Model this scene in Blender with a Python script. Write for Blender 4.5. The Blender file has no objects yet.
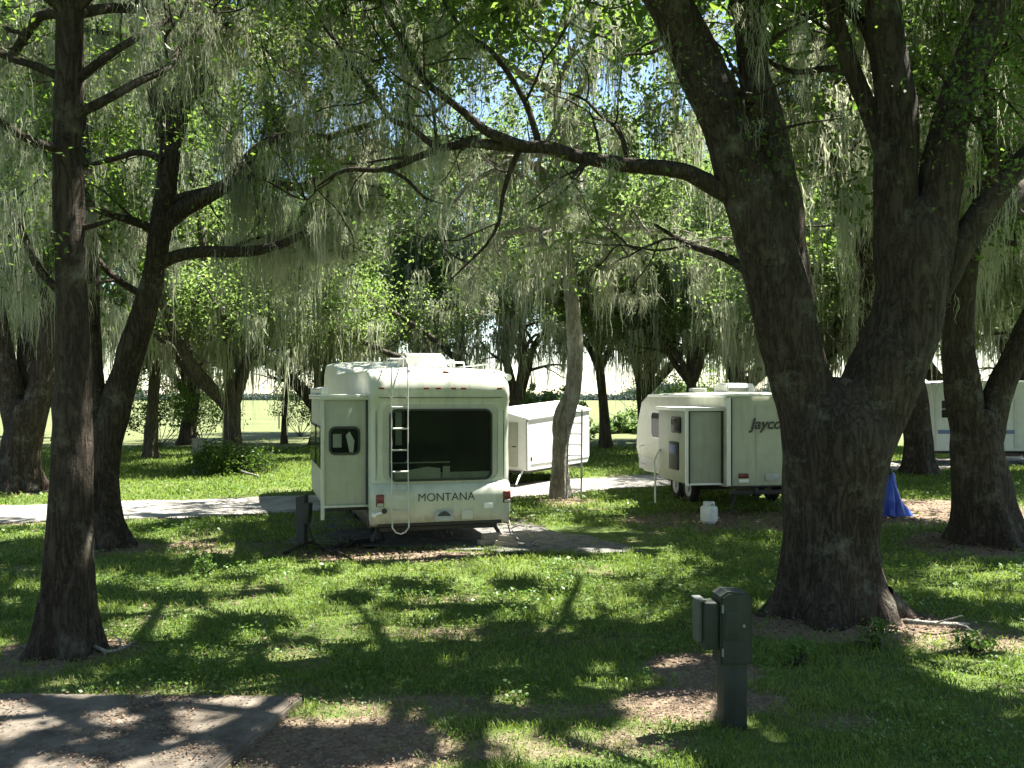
import bpy, bmesh, math, random
import numpy as np
from mathutils import Vector, Matrix

random.seed(11)
R = random.Random(11)
rng = np.random.default_rng(11)

# ---------------------------------------------------------------- scene, camera, light
sc = bpy.context.scene
col = sc.collection
FOC, CX, HY, CH = 900.0, 512.0, 395.0, 2.55      # focal length in pixels, centre column, horizon row, eye height


def P(px, py, Y):
    return Vector(((px - CX) / FOC * Y, Y, CH + (HY - py) / FOC * Y))


def G(px, py):
    Y = CH * FOC / (py - HY)
    return Vector(((px - CX) / FOC * Y, Y, 0.0))


cam_d = bpy.data.cameras.new('camera')
cam = bpy.data.objects.new('camera', cam_d)
col.objects.link(cam)
cam.location = (0, 0, CH)
cam.rotation_euler = (math.radians(90), 0, 0)
cam_d.sensor_width = 36
cam_d.lens = FOC / 1024 * 36
cam_d.shift_y = (HY - 384) / 1024
cam_d.clip_end = 6000
sc.camera = cam

SUN_EL = math.radians(62)
SUN_H = Vector((0.88, 0.475, 0)).normalized()
SUN = Vector((SUN_H.x * math.cos(SUN_EL), SUN_H.y * math.cos(SUN_EL), math.sin(SUN_EL)))
sun_d = bpy.data.lights.new('sun', 'SUN')
sun_d.energy = 5.0
sun_d.angle = math.radians(0.5)
sun_d.color = (1.0, 0.96, 0.88)
sun = bpy.data.objects.new('sun', sun_d)
col.objects.link(sun)
sun.rotation_euler = (-SUN).to_track_quat('-Z', 'Y').to_euler()
sun.location = (0, 0, 60)

w = bpy.data.worlds.new('World')
sc.world = w
w.use_nodes = True
nt = w.node_tree
bg = nt.nodes['Background']
sky = nt.nodes.new('ShaderNodeTexSky')
sky.sky_type = 'NISHITA'
sky.sun_disc = False
sky.sun_elevation = SUN_EL
sky.sun_rotation = math.atan2(SUN_H.x, SUN_H.y)
sky.air_density = 1.0
sky.dust_density = 0.25
sky.ozone_density = 1.0
nt.links.new(sky.outputs[0], bg.inputs[0])
bg.inputs[1].default_value = 0.05

sc.view_settings.view_transform = 'Standard'
sc.view_settings.look = 'None'
sc.view_settings.gamma = 1
sc.view_settings.use_curve_mapping = False
sc.view_settings.exposure = 2.6
sc.render.engine = 'CYCLES'
sc.cycles.max_bounces = 7
sc.cycles.diffuse_bounces = 4
sc.cycles.glossy_bounces = 2
sc.cycles.transmission_bounces = 4
sc.cycles.transparent_max_bounces = 8
sc.cycles.use_denoising = True
sc.cycles.use_adaptive_sampling = True
sc.cycles.adaptive_threshold = 0.02


# ---------------------------------------------------------------- noise (numpy value noise)
def _hash(ix, iy, iz):
    h = (ix * 374761393 + iy * 668265263 + iz * 1442695041) & 0xFFFFFFFF
    h = ((h ^ (h >> 13)) * 1274126177) & 0xFFFFFFFF
    return ((h ^ (h >> 16)) & 0xFFFF) / 65535.0


def vnoise(p):
    p = np.asarray(p, float)
    i = np.floor(p).astype(np.int64)
    f = p - i
    f = f * f * (3 - 2 * f)
    r = 0
    for dx in (0, 1):
        for dy in (0, 1):
            for dz in (0, 1):
                wt = (f[..., 0] if dx else 1 - f[..., 0]) * (f[..., 1] if dy else 1 - f[..., 1]) * (f[..., 2] if dz else 1 - f[..., 2])
                r = r + wt * _hash(i[..., 0] + dx, i[..., 1] + dy, i[..., 2] + dz)
    return r


def fbm(p, octs=3):
    p = np.asarray(p, float)
    a, s, t = 0.5, 0, 0
    for k in range(octs):
        s = s + a * vnoise(p * (2.03 ** k) + 17.3 * k)
        t += a
        a *= 0.5
    return s / t


def fbm2(x, y, f, octs=3, z=0.0):
    x = np.asarray(x, float)
    return fbm(np.stack([x * f, np.asarray(y, float) * f, np.zeros_like(x) + z], -1), octs)


# ---------------------------------------------------------------- objects
def link(o, parent=None):
    col.objects.link(o)
    if parent is not None:
        o.parent = parent
    return o


def tag(o, label=None, cat=None, group=None, kind=None):
    if label: o['label'] = label
    if cat: o['category'] = cat
    if group: o['group'] = group
    if kind: o['kind'] = kind
    return o


def empty(name, loc=(0, 0, 0), rz=0.0):
    o = bpy.data.objects.new(name, None)
    o.location = loc
    o.rotation_euler = (0, 0, rz)
    o.empty_display_size = 0.3
    return link(o)


def np_mesh(name, V, F, mat, parent=None, smooth=False, attrs=None):
    """V (n,3); F (m,k) with one k, or a list of such arrays."""
    me = bpy.data.meshes.new(name)
    Fs = F if isinstance(F, list) else [F]
    Fs = [f for f in Fs if len(f)]
    V = np.asarray(V, np.float32)
    nl = sum(f.size for f in Fs)
    npoly = sum(len(f) for f in Fs)
    me.vertices.add(len(V))
    me.vertices.foreach_set('co', V.ravel())
    me.loops.add(nl)
    me.polygons.add(npoly)
    me.loops.foreach_set('vertex_index', np.concatenate([f.ravel() for f in Fs]).astype(np.int32))
    starts, tot = [], 0
    for f in Fs:
        starts.append(tot + np.arange(len(f)) * f.shape[1])
        tot += f.size
    me.polygons.foreach_set('loop_start', np.concatenate(starts).astype(np.int32))
    if smooth:
        me.polygons.foreach_set('use_smooth', np.ones(npoly, bool))
    else:
        me.polygons.foreach_set('use_smooth', np.zeros(npoly, bool))
    me.update(calc_edges=True)
    if attrs:
        for k, a in attrs.items():
            at = me.attributes.new(k, 'FLOAT', 'POINT')
            at.data.foreach_set('value', np.asarray(a, np.float32))
    if mat: me.materials.append(mat)
    o = bpy.data.objects.new(name, me)
    return link(o, parent)


class MB:
    """collects shapes of ONE mesh"""
    def __init__(self):
        self.bm = bmesh.new()

    def box(self, c, s, bevel=0.0, rot=None, seg=2):
        r = bmesh.ops.create_cube(self.bm, size=1.0)
        vs = r['verts']
        M = Matrix.Translation(Vector(c)) @ (rot.to_4x4() if rot else Matrix.Identity(4)) @ Matrix.Diagonal((s[0], s[1], s[2], 1))
        bmesh.ops.transform(self.bm, matrix=M, verts=vs)
        if bevel:
            es = list({e for v in vs for e in v.link_edges})
            bmesh.ops.bevel(self.bm, geom=es, offset=bevel, segments=seg, affect='EDGES', profile=0.5, clamp_overlap=True)
        return self

    def cyl(self, p0, p1, r0, r1=None, n=16, caps=True):
        p0, p1 = Vector(p0), Vector(p1)
        d = p1 - p0
        r = bmesh.ops.create_cone(self.bm, cap_ends=caps, segments=n, radius1=r0, radius2=r0 if r1 is None else r1, depth=d.length)
        M = Matrix.Translation((p0 + p1) / 2) @ d.to_track_quat('Z', 'Y').to_matrix().to_4x4()
        bmesh.ops.transform(self.bm, matrix=M, verts=r['verts'])
        return self

    def sphere(self, c, r, s=(1, 1, 1), n=12):
        q = bmesh.ops.create_uvsphere(self.bm, u_segments=n * 2, v_segments=n, radius=r)
        bmesh.ops.transform(self.bm, matrix=Matrix.Translation(Vector(c)) @ Matrix.Diagonal((s[0], s[1], s[2], 1)), verts=q['verts'])
        return self

    def tube(self, pts, r, n=8):
        pts = [Vector(p) for p in pts]
        rr = r if isinstance(r, (list, tuple)) else [r] * len(pts)
        V, F = sweep(pts, rr, n)
        vs = [self.bm.verts.new(v) for v in V]
        for f in F:
            self.bm.faces.new([vs[i] for i in f])
        k = len(pts)
        self.bm.faces.new([vs[i] for i in range(n)][::-1])
        self.bm.faces.new([vs[(k - 1) * n + i] for i in range(n)])
        return self

    def prism(self, poly, a0, a1, axis='y', bevel=0.0, seg=2):
        """poly: 2D points; axis y -> (x,z), axis x -> (y,z), axis z -> (x,y)"""
        def mk(p, a):
            return {'y': (p[0], a, p[1]), 'x': (a, p[0], p[1]), 'z': (p[0], p[1], a)}[axis]
        v0 = [self.bm.verts.new(mk(p, a0)) for p in poly]
        v1 = [self.bm.verts.new(mk(p, a1)) for p in poly]
        n = len(poly)
        fs = [self.bm.faces.new(v0), self.bm.faces.new(v1[::-1])]
        for i in range(n):
            fs.append(self.bm.faces.new((v0[i], v1[i], v1[(i + 1) % n], v0[(i + 1) % n])))
        bmesh.ops.recalc_face_normals(self.bm, faces=fs)
        if bevel:
            es = list({e for e in fs[0].edges} | {e for e in fs[1].edges})
            bmesh.ops.bevel(self.bm, geom=es, offset=bevel, segments=seg, affect='EDGES', clamp_overlap=True)
        return self

    def build(self, name, mat, parent=None, smooth=True, angle=35):
        me = bpy.data.meshes.new(name)
        bmesh.ops.recalc_face_normals(self.bm, faces=self.bm.faces[:])
        self.bm.to_mesh(me)
        self.bm.free()
        if smooth:
            me.polygons.foreach_set('use_smooth', np.ones(len(me.polygons), bool))
            me.set_sharp_from_angle(angle=math.radians(angle))
        me.materials.append(mat)
        return link(bpy.data.objects.new(name, me), parent)


def rrect(x0, x1, z0, z1, r, n=5):
    pts = []
    for cx, cz, a0 in ((x1 - r, z1 - r, 0), (x0 + r, z1 - r, 90), (x0 + r, z0 + r, 180), (x1 - r, z0 + r, 270)):
        for k in range(n + 1):
            a = math.radians(a0 + 90 * k / n)
            pts.append((cx + r * math.cos(a), cz + r * math.sin(a)))
    return pts


def sweep(pts, rad, n):
    """plain tube: list of verts, list of quads"""
    P_ = np.array([tuple(p) for p in pts], float)
    T = np.gradient(P_, axis=0)
    T /= np.linalg.norm(T, axis=1, keepdims=True) + 1e-9
    u = np.cross(T[0], (0.3, 0.9, 0.31)); u /= np.linalg.norm(u)
    V = []
    ang = np.arange(n) * 2 * math.pi / n
    for k in range(len(P_)):
        u = u - T[k] * np.dot(u, T[k]); u /= np.linalg.norm(u) + 1e-9
        v = np.cross(T[k], u)
        V.append(P_[k] + rad[k] * (np.cos(ang)[:, None] * u + np.sin(ang)[:, None] * v))
    V = np.concatenate(V)
    F = []
    for k in range(len(P_) - 1):
        for i in range(n):
            j = (i + 1) % n
            F.append((k * n + i, k * n + j, (k + 1) * n + j, (k + 1) * n + i))
    return V, F


def text(name, body, size, mat, parent, loc, rot, extrude=0.004, shear=0.0, align='CENTER', bold=0.0):
    cu = bpy.data.curves.new(name, 'FONT')
    cu.body = body
    cu.size = size
    cu.extrude = extrude
    cu.shear = shear
    cu.offset = bold
    cu.align_x = align
    cu.align_y = 'CENTER'
    t = bpy.data.objects.new(name + '_curve', cu)
    col.objects.link(t)
    dg = bpy.context.evaluated_depsgraph_get()
    me = bpy.data.meshes.new_from_object(t.evaluated_get(dg))
    bpy.data.objects.remove(t)
    me.materials.clear()
    me.materials.append(mat)
    o = bpy.data.objects.new(name, me)
    o.location = loc
    o.rotation_euler = rot
    return link(o, parent)


# ---------------------------------------------------------------- materials
def new_mat(name):
    m = bpy.data.materials.new(name)
    m.use_nodes = True
    n = m.node_tree.nodes
    return m, n, m.node_tree.links, n['Principled BSDF']


def ramp(nodes, stops):
    r = nodes.new('ShaderNodeValToRGB')
    e = r.color_ramp.elements
    while len(e) < len(stops):
        e.new(0.5)
    for k, (p, c) in enumerate(stops):
        e[k].position = p
        e[k].color = (*c, 1)
    return r


def pmat(name, c1, c2=None, scale=6.0, rough=0.5, metal=0.0, bump=0.0, bscale=40.0, spec=0.5, stretch=(1, 1, 1), streak=None):
    m, n, l, b = new_mat(name)
    b.inputs['Roughness'].default_value = rough
    b.inputs['Metallic'].default_value = metal
    b.inputs['Specular IOR Level'].default_value = spec
    b.inputs['Base Color'].default_value = (*c1, 1)
    tc = n.new('ShaderNodeTexCoord')
    mp = n.new('ShaderNodeMapping')
    mp.inputs['Scale'].default_value = stretch
    l.new(tc.outputs['Object'], mp.inputs[0])
    if c2:
        tx = n.new('ShaderNodeTexNoise')
        tx.inputs['Scale'].default_value = scale
        tx.inputs['Detail'].default_value = 6
        tx.inputs['Roughness'].default_value = 0.65
        l.new(mp.outputs[0], tx.inputs['Vector'])
        r = ramp(n, [(0.32, c1), (0.7, c2)])
        l.new(tx.outputs['Fac'], r.inputs[0])
        out = r.outputs[0]
        if streak:
            mp2 = n.new('ShaderNodeMapping')
            mp2.inputs['Scale'].default_value = (5, 5, 0.5)
            l.new(tc.outputs['Object'], mp2.inputs[0])
            t2 = n.new('ShaderNodeTexNoise')
            t2.inputs['Scale'].default_value = 2.0
            t2.inputs['Detail'].default_value = 5
            l.new(mp2.outputs[0], t2.inputs['Vector'])
            r2 = ramp(n, [(0.5, (0, 0, 0)), (1.0, (1, 1, 1))])
            l.new(t2.outputs['Fac'], r2.inputs[0])
            mx = n.new('ShaderNodeMix')
            mx.data_type = 'RGBA'
            l.new(r2.outputs[0], mx.inputs[0])
            l.new(out, mx.inputs[6])
            mx.inputs[7].default_value = (*streak, 1)
            out = mx.outputs[2]
        l.new(out, b.inputs['Base Color'])
    if bump:
        tb = n.new('ShaderNodeTexNoise')
        tb.inputs['Scale'].default_value = bscale
        tb.inputs['Detail'].default_value = 5
        l.new(mp.outputs[0], tb.inputs['Vector'])
        bp = n.new('ShaderNodeBump')
        bp.inputs['Strength'].default_value = bump
        bp.inputs['Distance'].default_value = 0.02
        l.new(tb.outputs['Fac'], bp.inputs['Height'])
        l.new(bp.outputs[0], b.inputs['Normal'])
    return m


def bark_mat(name, dark, mid, lichen, sc_=1.0, lich=0.62):
    """furrowed bark: long broken ridges, with paler lichen blotches"""
    m, n, l, b = new_mat(name)
    b.inputs['Roughness'].default_value = 0.92
    b.inputs['Specular IOR Level'].default_value = 0.12
    tc = n.new('ShaderNodeTexCoord')

    def nz(scale, detail, rough, vec, dist=0.0):
        t = n.new('ShaderNodeTexNoise')
        t.inputs['Scale'].default_value = scale; t.inputs['Detail'].default_value = detail; t.inputs['Roughness'].default_value = rough
        t.inputs['Distortion'].default_value = dist
        l.new(vec, t.inputs['Vector'])
        return t
    mp = n.new('ShaderNodeMapping')
    mp.inputs['Scale'].default_value = (12 * sc_, 12 * sc_, 2.2 * sc_)
    l.new(tc.outputs['Object'], mp.inputs[0])
    a = nz(1.0, 3, .55, mp.outputs[0], 0.6)
    ri = n.new('ShaderNodeMath'); ri.operation = 'SUBTRACT'; l.new(a.outputs['Fac'], ri.inputs[0]); ri.inputs[1].default_value = .5
    ab = n.new('ShaderNodeMath'); ab.operation = 'ABSOLUTE'; l.new(ri.outputs[0], ab.inputs[0])
    fine = nz(26 * sc_, 8, .75, tc.outputs['Object'])
    h = n.new('ShaderNodeMath'); h.operation = 'MULTIPLY_ADD'
    l.new(ab.outputs[0], h.inputs[0]); h.inputs[1].default_value = 3.0
    f2 = n.new('ShaderNodeMath'); f2.operation = 'MULTIPLY'; l.new(fine.outputs['Fac'], f2.inputs[0]); f2.inputs[1].default_value = .8
    l.new(f2.outputs[0], h.inputs[2])
    big_ = nz(1.3, 5, .6, tc.outputs['Object'])
    h2 = n.new('ShaderNodeMath'); h2.operation = 'MULTIPLY_ADD'; l.new(big_.outputs['Fac'], h2.inputs[0]); h2.inputs[1].default_value = .5; l.new(h.outputs[0], h2.inputs[2])
    r = ramp(n, [(0.45, dark), (1.15, mid)])
    l.new(h2.outputs[0], r.inputs[0])
    n2 = nz(2.3, 9, .75, tc.outputs['Object'])
    r2 = ramp(n, [(lich - .04, (0, 0, 0)), (lich + 0.12, (.85, .85, .85))])
    l.new(n2.outputs['Fac'], r2.inputs[0])
    mx = n.new('ShaderNodeMix'); mx.data_type = 'RGBA'
    l.new(r2.outputs[0], mx.inputs[0]); l.new(r.outputs[0], mx.inputs[6]); mx.inputs[7].default_value = (*lichen, 1)
    l.new(mx.outputs[2], b.inputs['Base Color'])
    bp = n.new('ShaderNodeBump'); bp.inputs['Strength'].default_value = 1.0; bp.inputs['Distance'].default_value = 0.06
    l.new(h.outputs[0], bp.inputs['Height']); l.new(bp.outputs[0], b.inputs['Normal'])
    return m


def leaf_mat(name, stops, trans, tfac=0.45, rough=0.45, spec=0.3):
    """two-sided foliage: diffuse and gloss, with light coming through the blade"""
    m, n, l, b = new_mat(name)
    b.inputs['Roughness'].default_value = rough
    b.inputs['Specular IOR Level'].default_value = spec
    ge = n.new('ShaderNodeNewGeometry')
    oi = n.new('ShaderNodeObjectInfo')
    tc = n.new('ShaderNodeTexCoord')
    nz = n.new('ShaderNodeTexNoise'); nz.inputs['Scale'].default_value = 0.55; nz.inputs['Detail'].default_value = 3
    l.new(tc.outputs['Object'], nz.inputs['Vector'])
    ma = n.new('ShaderNodeMath'); ma.operation = 'MULTIPLY_ADD'
    l.new(ge.outputs['Random Per Island'], ma.inputs[0]); ma.inputs[1].default_value = 0.45
    m2 = n.new('ShaderNodeMath'); m2.operation = 'MULTIPLY_ADD'
    l.new(nz.outputs['Fac'], m2.inputs[0]); m2.inputs[1].default_value = 0.8
    m3 = n.new('ShaderNodeMath'); m3.operation = 'MULTIPLY_ADD'
    l.new(oi.outputs['Random'], m3.inputs[0]); m3.inputs[1].default_value = 0.3; m3.inputs[2].default_value = -0.27
    l.new(m3.outputs[0], m2.inputs[2])
    l.new(m2.outputs[0], ma.inputs[2])
    r = ramp(n, stops)
    l.new(ma.outputs[0], r.inputs[0])
    l.new(r.outputs[0], b.inputs['Base Color'])
    tr = n.new('ShaderNodeBsdfTranslucent')
    mx = n.new('ShaderNodeMix'); mx.data_type = 'RGBA'; mx.blend_type = 'MULTIPLY'; mx.inputs[0].default_value = 1.0
    l.new(r.outputs[0], mx.inputs[6]); mx.inputs[7].default_value = (*trans, 1)
    l.new(mx.outputs[2], tr.inputs[0])
    ms = n.new('ShaderNodeMixShader'); ms.inputs[0].default_value = tfac
    l.new(b.outputs[0], ms.inputs[1]); l.new(tr.outputs[0], ms.inputs[2])
    l.new(ms.outputs[0], n['Material Output'].inputs[0])
    return m


BARK = bark_mat('bark', (0.009, 0.0075, 0.006), (0.078, 0.062, 0.048), (0.18, 0.18, 0.14), 1.0, .58)
BARK_PALE = bark_mat('bark_pale', (0.08, 0.072, 0.06), (0.34, 0.31, 0.26), (0.42, 0.42, 0.36), 1.0, 0.52)
BARK_FAR = bark_mat('bark_far', (0.022, 0.019, 0.015), (0.10, 0.088, 0.07), (0.19, 0.20, 0.155), 0.6)
LEAF = leaf_mat('oak_leaf', [(0.0, (0.024, 0.042, 0.013)), (0.45, (0.052, 0.092, 0.024)), (1.0, (0.125, 0.172, 0.046))], (2.3, 2.4, 1.2), .54)
LEAF_BRIGHT = leaf_mat('sunlit_leaf', [(0.0, (0.035, 0.06, 0.020)), (0.45, (0.07, 0.108, 0.036)), (1.0, (0.13, 0.17, 0.062))], (2.2, 2.3, 1.5), 0.58)  # lighter leaf copy: sunlit, backlit brightness put into the colour
MOSS = leaf_mat('spanish_moss', [(0.0, (0.15, 0.162, 0.118)), (0.5, (0.29, 0.31, 0.235)), (1.0, (0.43, 0.45, 0.36))], (1.3, 1.3, 1.1), 0.45, 0.9, 0.1)
# ---------------------------------------------------------------- ground and its cover
def smooth01(t):
    t = np.clip(t, 0, 1)
    return t * t * (3 - 2 * t)


def ell(x, y, cx, cy, rx, ry):
    """1 inside the ellipse, falling to 0 at its edge"""
    d = np.sqrt(((x - cx) / rx) ** 2 + ((y - cy) / ry) ** 2)
    return smooth01((1.25 - d) / 0.6)


def road_centre(x):
    """Y of the middle of the gravel road at X"""
    x = np.asarray(x, float)
    return np.interp(x, [-60, -25, -11.5, -7, -3, 0, 2.5, 5, 9, 16, 30, 60], [13.5, 16.5, 19.0, 20.4, 22.0, 24.2, 26.0, 27.3, 29.5, 33.5, 40, 52])


def road_d(x, y):
    sl = np.interp(x, [-25, -7, 0, 5, 16, 30], [0.2, 0.35, 0.5, 0.4, 0.55, 0.7])
    return np.abs(y - road_centre(x)) * np.cos(np.arctan(sl))


SOIL = []
for (px, py, rx, ry, s) in [(330, 745, 1.0, .65, .85), (420, 705, .9, 0.35, .55), (700, 668, 0.55, 0.55, .95), (700, 700, .8, .35, .8), (850, 625, 1.5, .7, .95),
                            (640, 712, .9, .22, .55), (560, 712, .7, .25, .5), (65, 650, .8, .5, .9), (105, 548, .9, .7, .9), (400, 556, 1.7, .6, .6), (250, 548, 2.5, .8, .45),
                            (470, 632, 1.3, .35, .4), (600, 640, .9, .25, .35), (985, 545, 1.5, 1.3, .9), (920, 510, 3.0, 2.5, .85), (960, 640, 1.0, .5, .5),
                            (20, 490, 1.6, 1.6, .8), (565, 500, .9, .7, .6), (760, 520, 3.0, 1.6, .7), (230, 470, 1.6, 1.2, .7), (20, 660, 1.0, .6, .5), (830, 720, .5, .25, .4),
                            (540, 745, 1.2, .3, .55), (150, 690, 2.2, .35, .3)]:
    g = G(px, py)
    SOIL.append((g.x, g.y, rx, ry, s))


def soil(x, y):
    v = np.zeros_like(np.asarray(x, float))
    for (cx, cy, rx, ry, s) in SOIL:
        v = np.maximum(v, s * ell(x, y, cx, cy, rx, ry))
    n = fbm2(x, y, 0.9, 4)
    v = v + smooth01((n - 0.60) / 0.14) * 0.35
    v = v * (0.45 + 1.1 * fbm2(x, y, 2.3, 3, 5.0))
    edge = smooth01((2.2 - road_d(x, y)) / 0.9) * 0.75
    v = np.maximum(v, edge * (0.5 + fbm2(x, y, 1.6, 3, 9.0)))
    v = v * (1 - 0.8 * smooth01((y - 40) / 8))
    return np.clip(v, 0, 1)


def gx(a, b, s): return list(np.arange(a, b, s))
xs = np.array([-1500, -800, -400, -200, -120, -80, -50, -35, -27, -22, -18] + gx(-15, 15.01, .2) + [18, 22, 27, 35, 50, 80, 120, 200, 400, 800, 1500])
ys = np.array([-120, -60, -30, -15, -6, 0] + gx(3, 32.01, .2) + gx(33, 60, 1.0) + [64, 70, 80, 100, 140, 200, 300, 450, 700, 1100, 1800])
XX, YY = np.meshgrid(xs, ys)
nx, ny = len(xs), len(ys)
V = np.stack([XX.ravel(), YY.ravel(), np.zeros(nx * ny)], 1)
near = smooth01((34 - V[:, 1]) / 4) * smooth01((16 - np.abs(V[:, 0])) / 2)
V[:, 2] -= near * 0.03 * fbm2(V[:, 0], V[:, 1], 0.8, 3)          # small hollows under the grass
ii = np.arange(nx * ny).reshape(ny, nx)
F4 = np.stack([ii[:-1, :-1].ravel(), ii[:-1, 1:].ravel(), ii[1:, 1:].ravel(), ii[1:, :-1].ravel()], 1)


def ground_mat():
    m, n, l, b = new_mat('lawn_and_soil')
    b.inputs['Roughness'].default_value = 0.95
    b.inputs['Specular IOR Level'].default_value = 0.1
    at = n.new('ShaderNodeAttribute'); at.attribute_name = 'soil'
    af = n.new('ShaderNodeAttribute'); af.attribute_name = 'field'
    tc = n.new('ShaderNodeTexCoord')

    def nz(s, d=6, ro=.65):
        t = n.new('ShaderNodeTexNoise'); t.inputs['Scale'].default_value = s; t.inputs['Detail'].default_value = d; t.inputs['Roughness'].default_value = ro
        l.new(tc.outputs['Object'], t.inputs['Vector'])
        return t
    t1 = nz(1.3, 8)
    g = ramp(n, [(0.3, (0.045, 0.068, 0.018)), (0.55, (0.08, 0.115, 0.03)), (0.8, (0.15, 0.17, 0.055))])
    l.new(t1.outputs['Fac'], g.inputs[0])
    t2 = nz(22, 7, .7)
    s = ramp(n, [(0.3, (0.075, 0.052, 0.034)), (0.55, (0.19, 0.145, 0.10)), (0.75, (0.34, 0.28, 0.21))])
    l.new(t2.outputs['Fac'], s.inputs[0])
    t3 = nz(9, 8, .75)
    ad = n.new('ShaderNodeMath'); ad.operation = 'MULTIPLY_ADD'; l.new(t3.outputs['Fac'], ad.inputs[0]); ad.inputs[1].default_value = 0.8; ad.inputs[2].default_value = -0.4
    a2 = n.new('ShaderNodeMath'); a2.operation = 'ADD'; l.new(ad.outputs[0], a2.inputs[0]); l.new(at.outputs['Fac'], a2.inputs[1])
    r = ramp(n, [(0.25, (0, 0, 0)), (0.6, (1, 1, 1))]); l.new(a2.outputs[0], r.inputs[0])
    mx = n.new('ShaderNodeMix'); mx.data_type = 'RGBA'
    l.new(r.outputs[0], mx.inputs[0]); l.new(g.outputs[0], mx.inputs[6]); l.new(s.outputs[0], mx.inputs[7])
    tf = nz(0.3, 12, .72)
    f = ramp(n, [(0.3, (0.075, 0.092, 0.036)), (0.6, (0.115, 0.128, 0.055)), (0.8, (0.17, 0.165, 0.085))])
    l.new(tf.outputs['Fac'], f.inputs[0])
    m2 = n.new('ShaderNodeMix'); m2.data_type = 'RGBA'
    l.new(af.outputs['Fac'], m2.inputs[0]); l.new(mx.outputs[2], m2.inputs[6]); l.new(f.outputs[0], m2.inputs[7])
    l.new(m2.outputs[2], b.inputs['Base Color'])
    bp = n.new('ShaderNodeBump'); bp.inputs['Strength'].default_value = 0.8; bp.inputs['Distance'].default_value = 0.05
    l.new(t3.outputs['Fac'], bp.inputs['Height']); l.new(bp.outputs[0], b.inputs['Normal'])
    return m


fld = smooth01((V[:, 1] - 40 - 0.15 * V[:, 0] + 6 * (fbm2(V[:, 0], V[:, 1], 0.15, 2) - .5)) / 10)
ground = np_mesh('ground', V, F4, ground_mat(), None, True, {'soil': soil(V[:, 0], V[:, 1]), 'field': fld})
tag(ground, kind='structure')

# gravel road: a sheet 6 mm above the ground with a ragged edge
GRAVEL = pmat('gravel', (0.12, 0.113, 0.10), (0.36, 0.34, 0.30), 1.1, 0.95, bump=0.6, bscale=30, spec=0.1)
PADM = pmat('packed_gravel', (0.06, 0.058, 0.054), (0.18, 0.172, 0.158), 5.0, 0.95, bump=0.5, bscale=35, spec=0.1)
rx_ = np.concatenate([np.arange(-58, -14, 2.0), np.arange(-14, 14, 0.35), np.arange(14, 58, 2.0)])
rows = []
for s in (-1, -.5, 0, .5, 1):
    half = 1.75 + (fbm2(rx_, rx_ * 0 + s * 3, 0.9, 4) - .5) * 1.3
    rows.append(np.stack([rx_, road_centre(rx_) + s * half, np.full(len(rx_), 0.006)], 1))
rv = np.concatenate(rows); nrx = len(rx_)
ri = np.arange(len(rv)).reshape(5, nrx)
tag(np_mesh('gravel_road', rv, np.stack([ri[:-1, :-1].ravel(), ri[:-1, 1:].ravel(), ri[1:, 1:].ravel(), ri[1:, :-1].ravel()], 1), GRAVEL), kind='structure')


def patch(name, outline, z, mat):
    """flat sheet with a ragged outline"""
    pts = []
    n = len(outline)
    for i in range(n):
        a, b = Vector(outline[i]), Vector(outline[(i + 1) % n])
        k = max(2, int((b - a).length / 0.2))
        nn = Vector((-(b - a).y, (b - a).x)).normalized()
        for j in range(k):
            p = a.lerp(b, j / k)
            pts.append(p + nn * (float(fbm2(p.x, p.y, 2.2, 3)) - .5) * 0.5)
    mb = MB()
    f = mb.bm.faces.new([mb.bm.verts.new((p.x, p.y, z)) for p in pts])
    bmesh.ops.triangulate(mb.bm, faces=[f])
    return mb.build(name, mat)


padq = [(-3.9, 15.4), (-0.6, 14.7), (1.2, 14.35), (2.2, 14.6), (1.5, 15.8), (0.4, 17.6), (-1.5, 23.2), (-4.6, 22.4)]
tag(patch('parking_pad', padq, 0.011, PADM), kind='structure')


# concrete slab beside the camera (stands proud of the lawn)
CONC = pmat('weathered_concrete', (0.055, 0.044, 0.033), (0.17, 0.147, 0.118), 4.0, 0.95, bump=0.35, bscale=45, spec=0.15)
mb = MB()
g1, g2 = G(302, 703), G(222, 772)
dxy = Vector((g2.x - g1.x, g2.y - g1.y)).normalized()
q = Vector((g1.x, g1.y)); e = q + dxy * 3.4
slab_poly = [(-7.5, 7.62), (q.x, q.y), (e.x, e.y), (-7.5, 4.0)]
mb.prism(slab_poly, -0.06, 0.06, 'z', 0.014)
slab = mb.build('concrete_slab', CONC)
tag(slab, kind='structure')


def in_slab(x, y):
    x = np.asarray(x); y = np.asarray(y)
    # right edge line from q along dxy
    side = (x - q.x) * dxy.y - (y - q.y) * dxy.x
    top = 7.62 + (q.y - 7.62) * (x + 7.5) / (q.x + 7.5)
    return (side > 0) & (y < top) & (x > -7.5)


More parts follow.
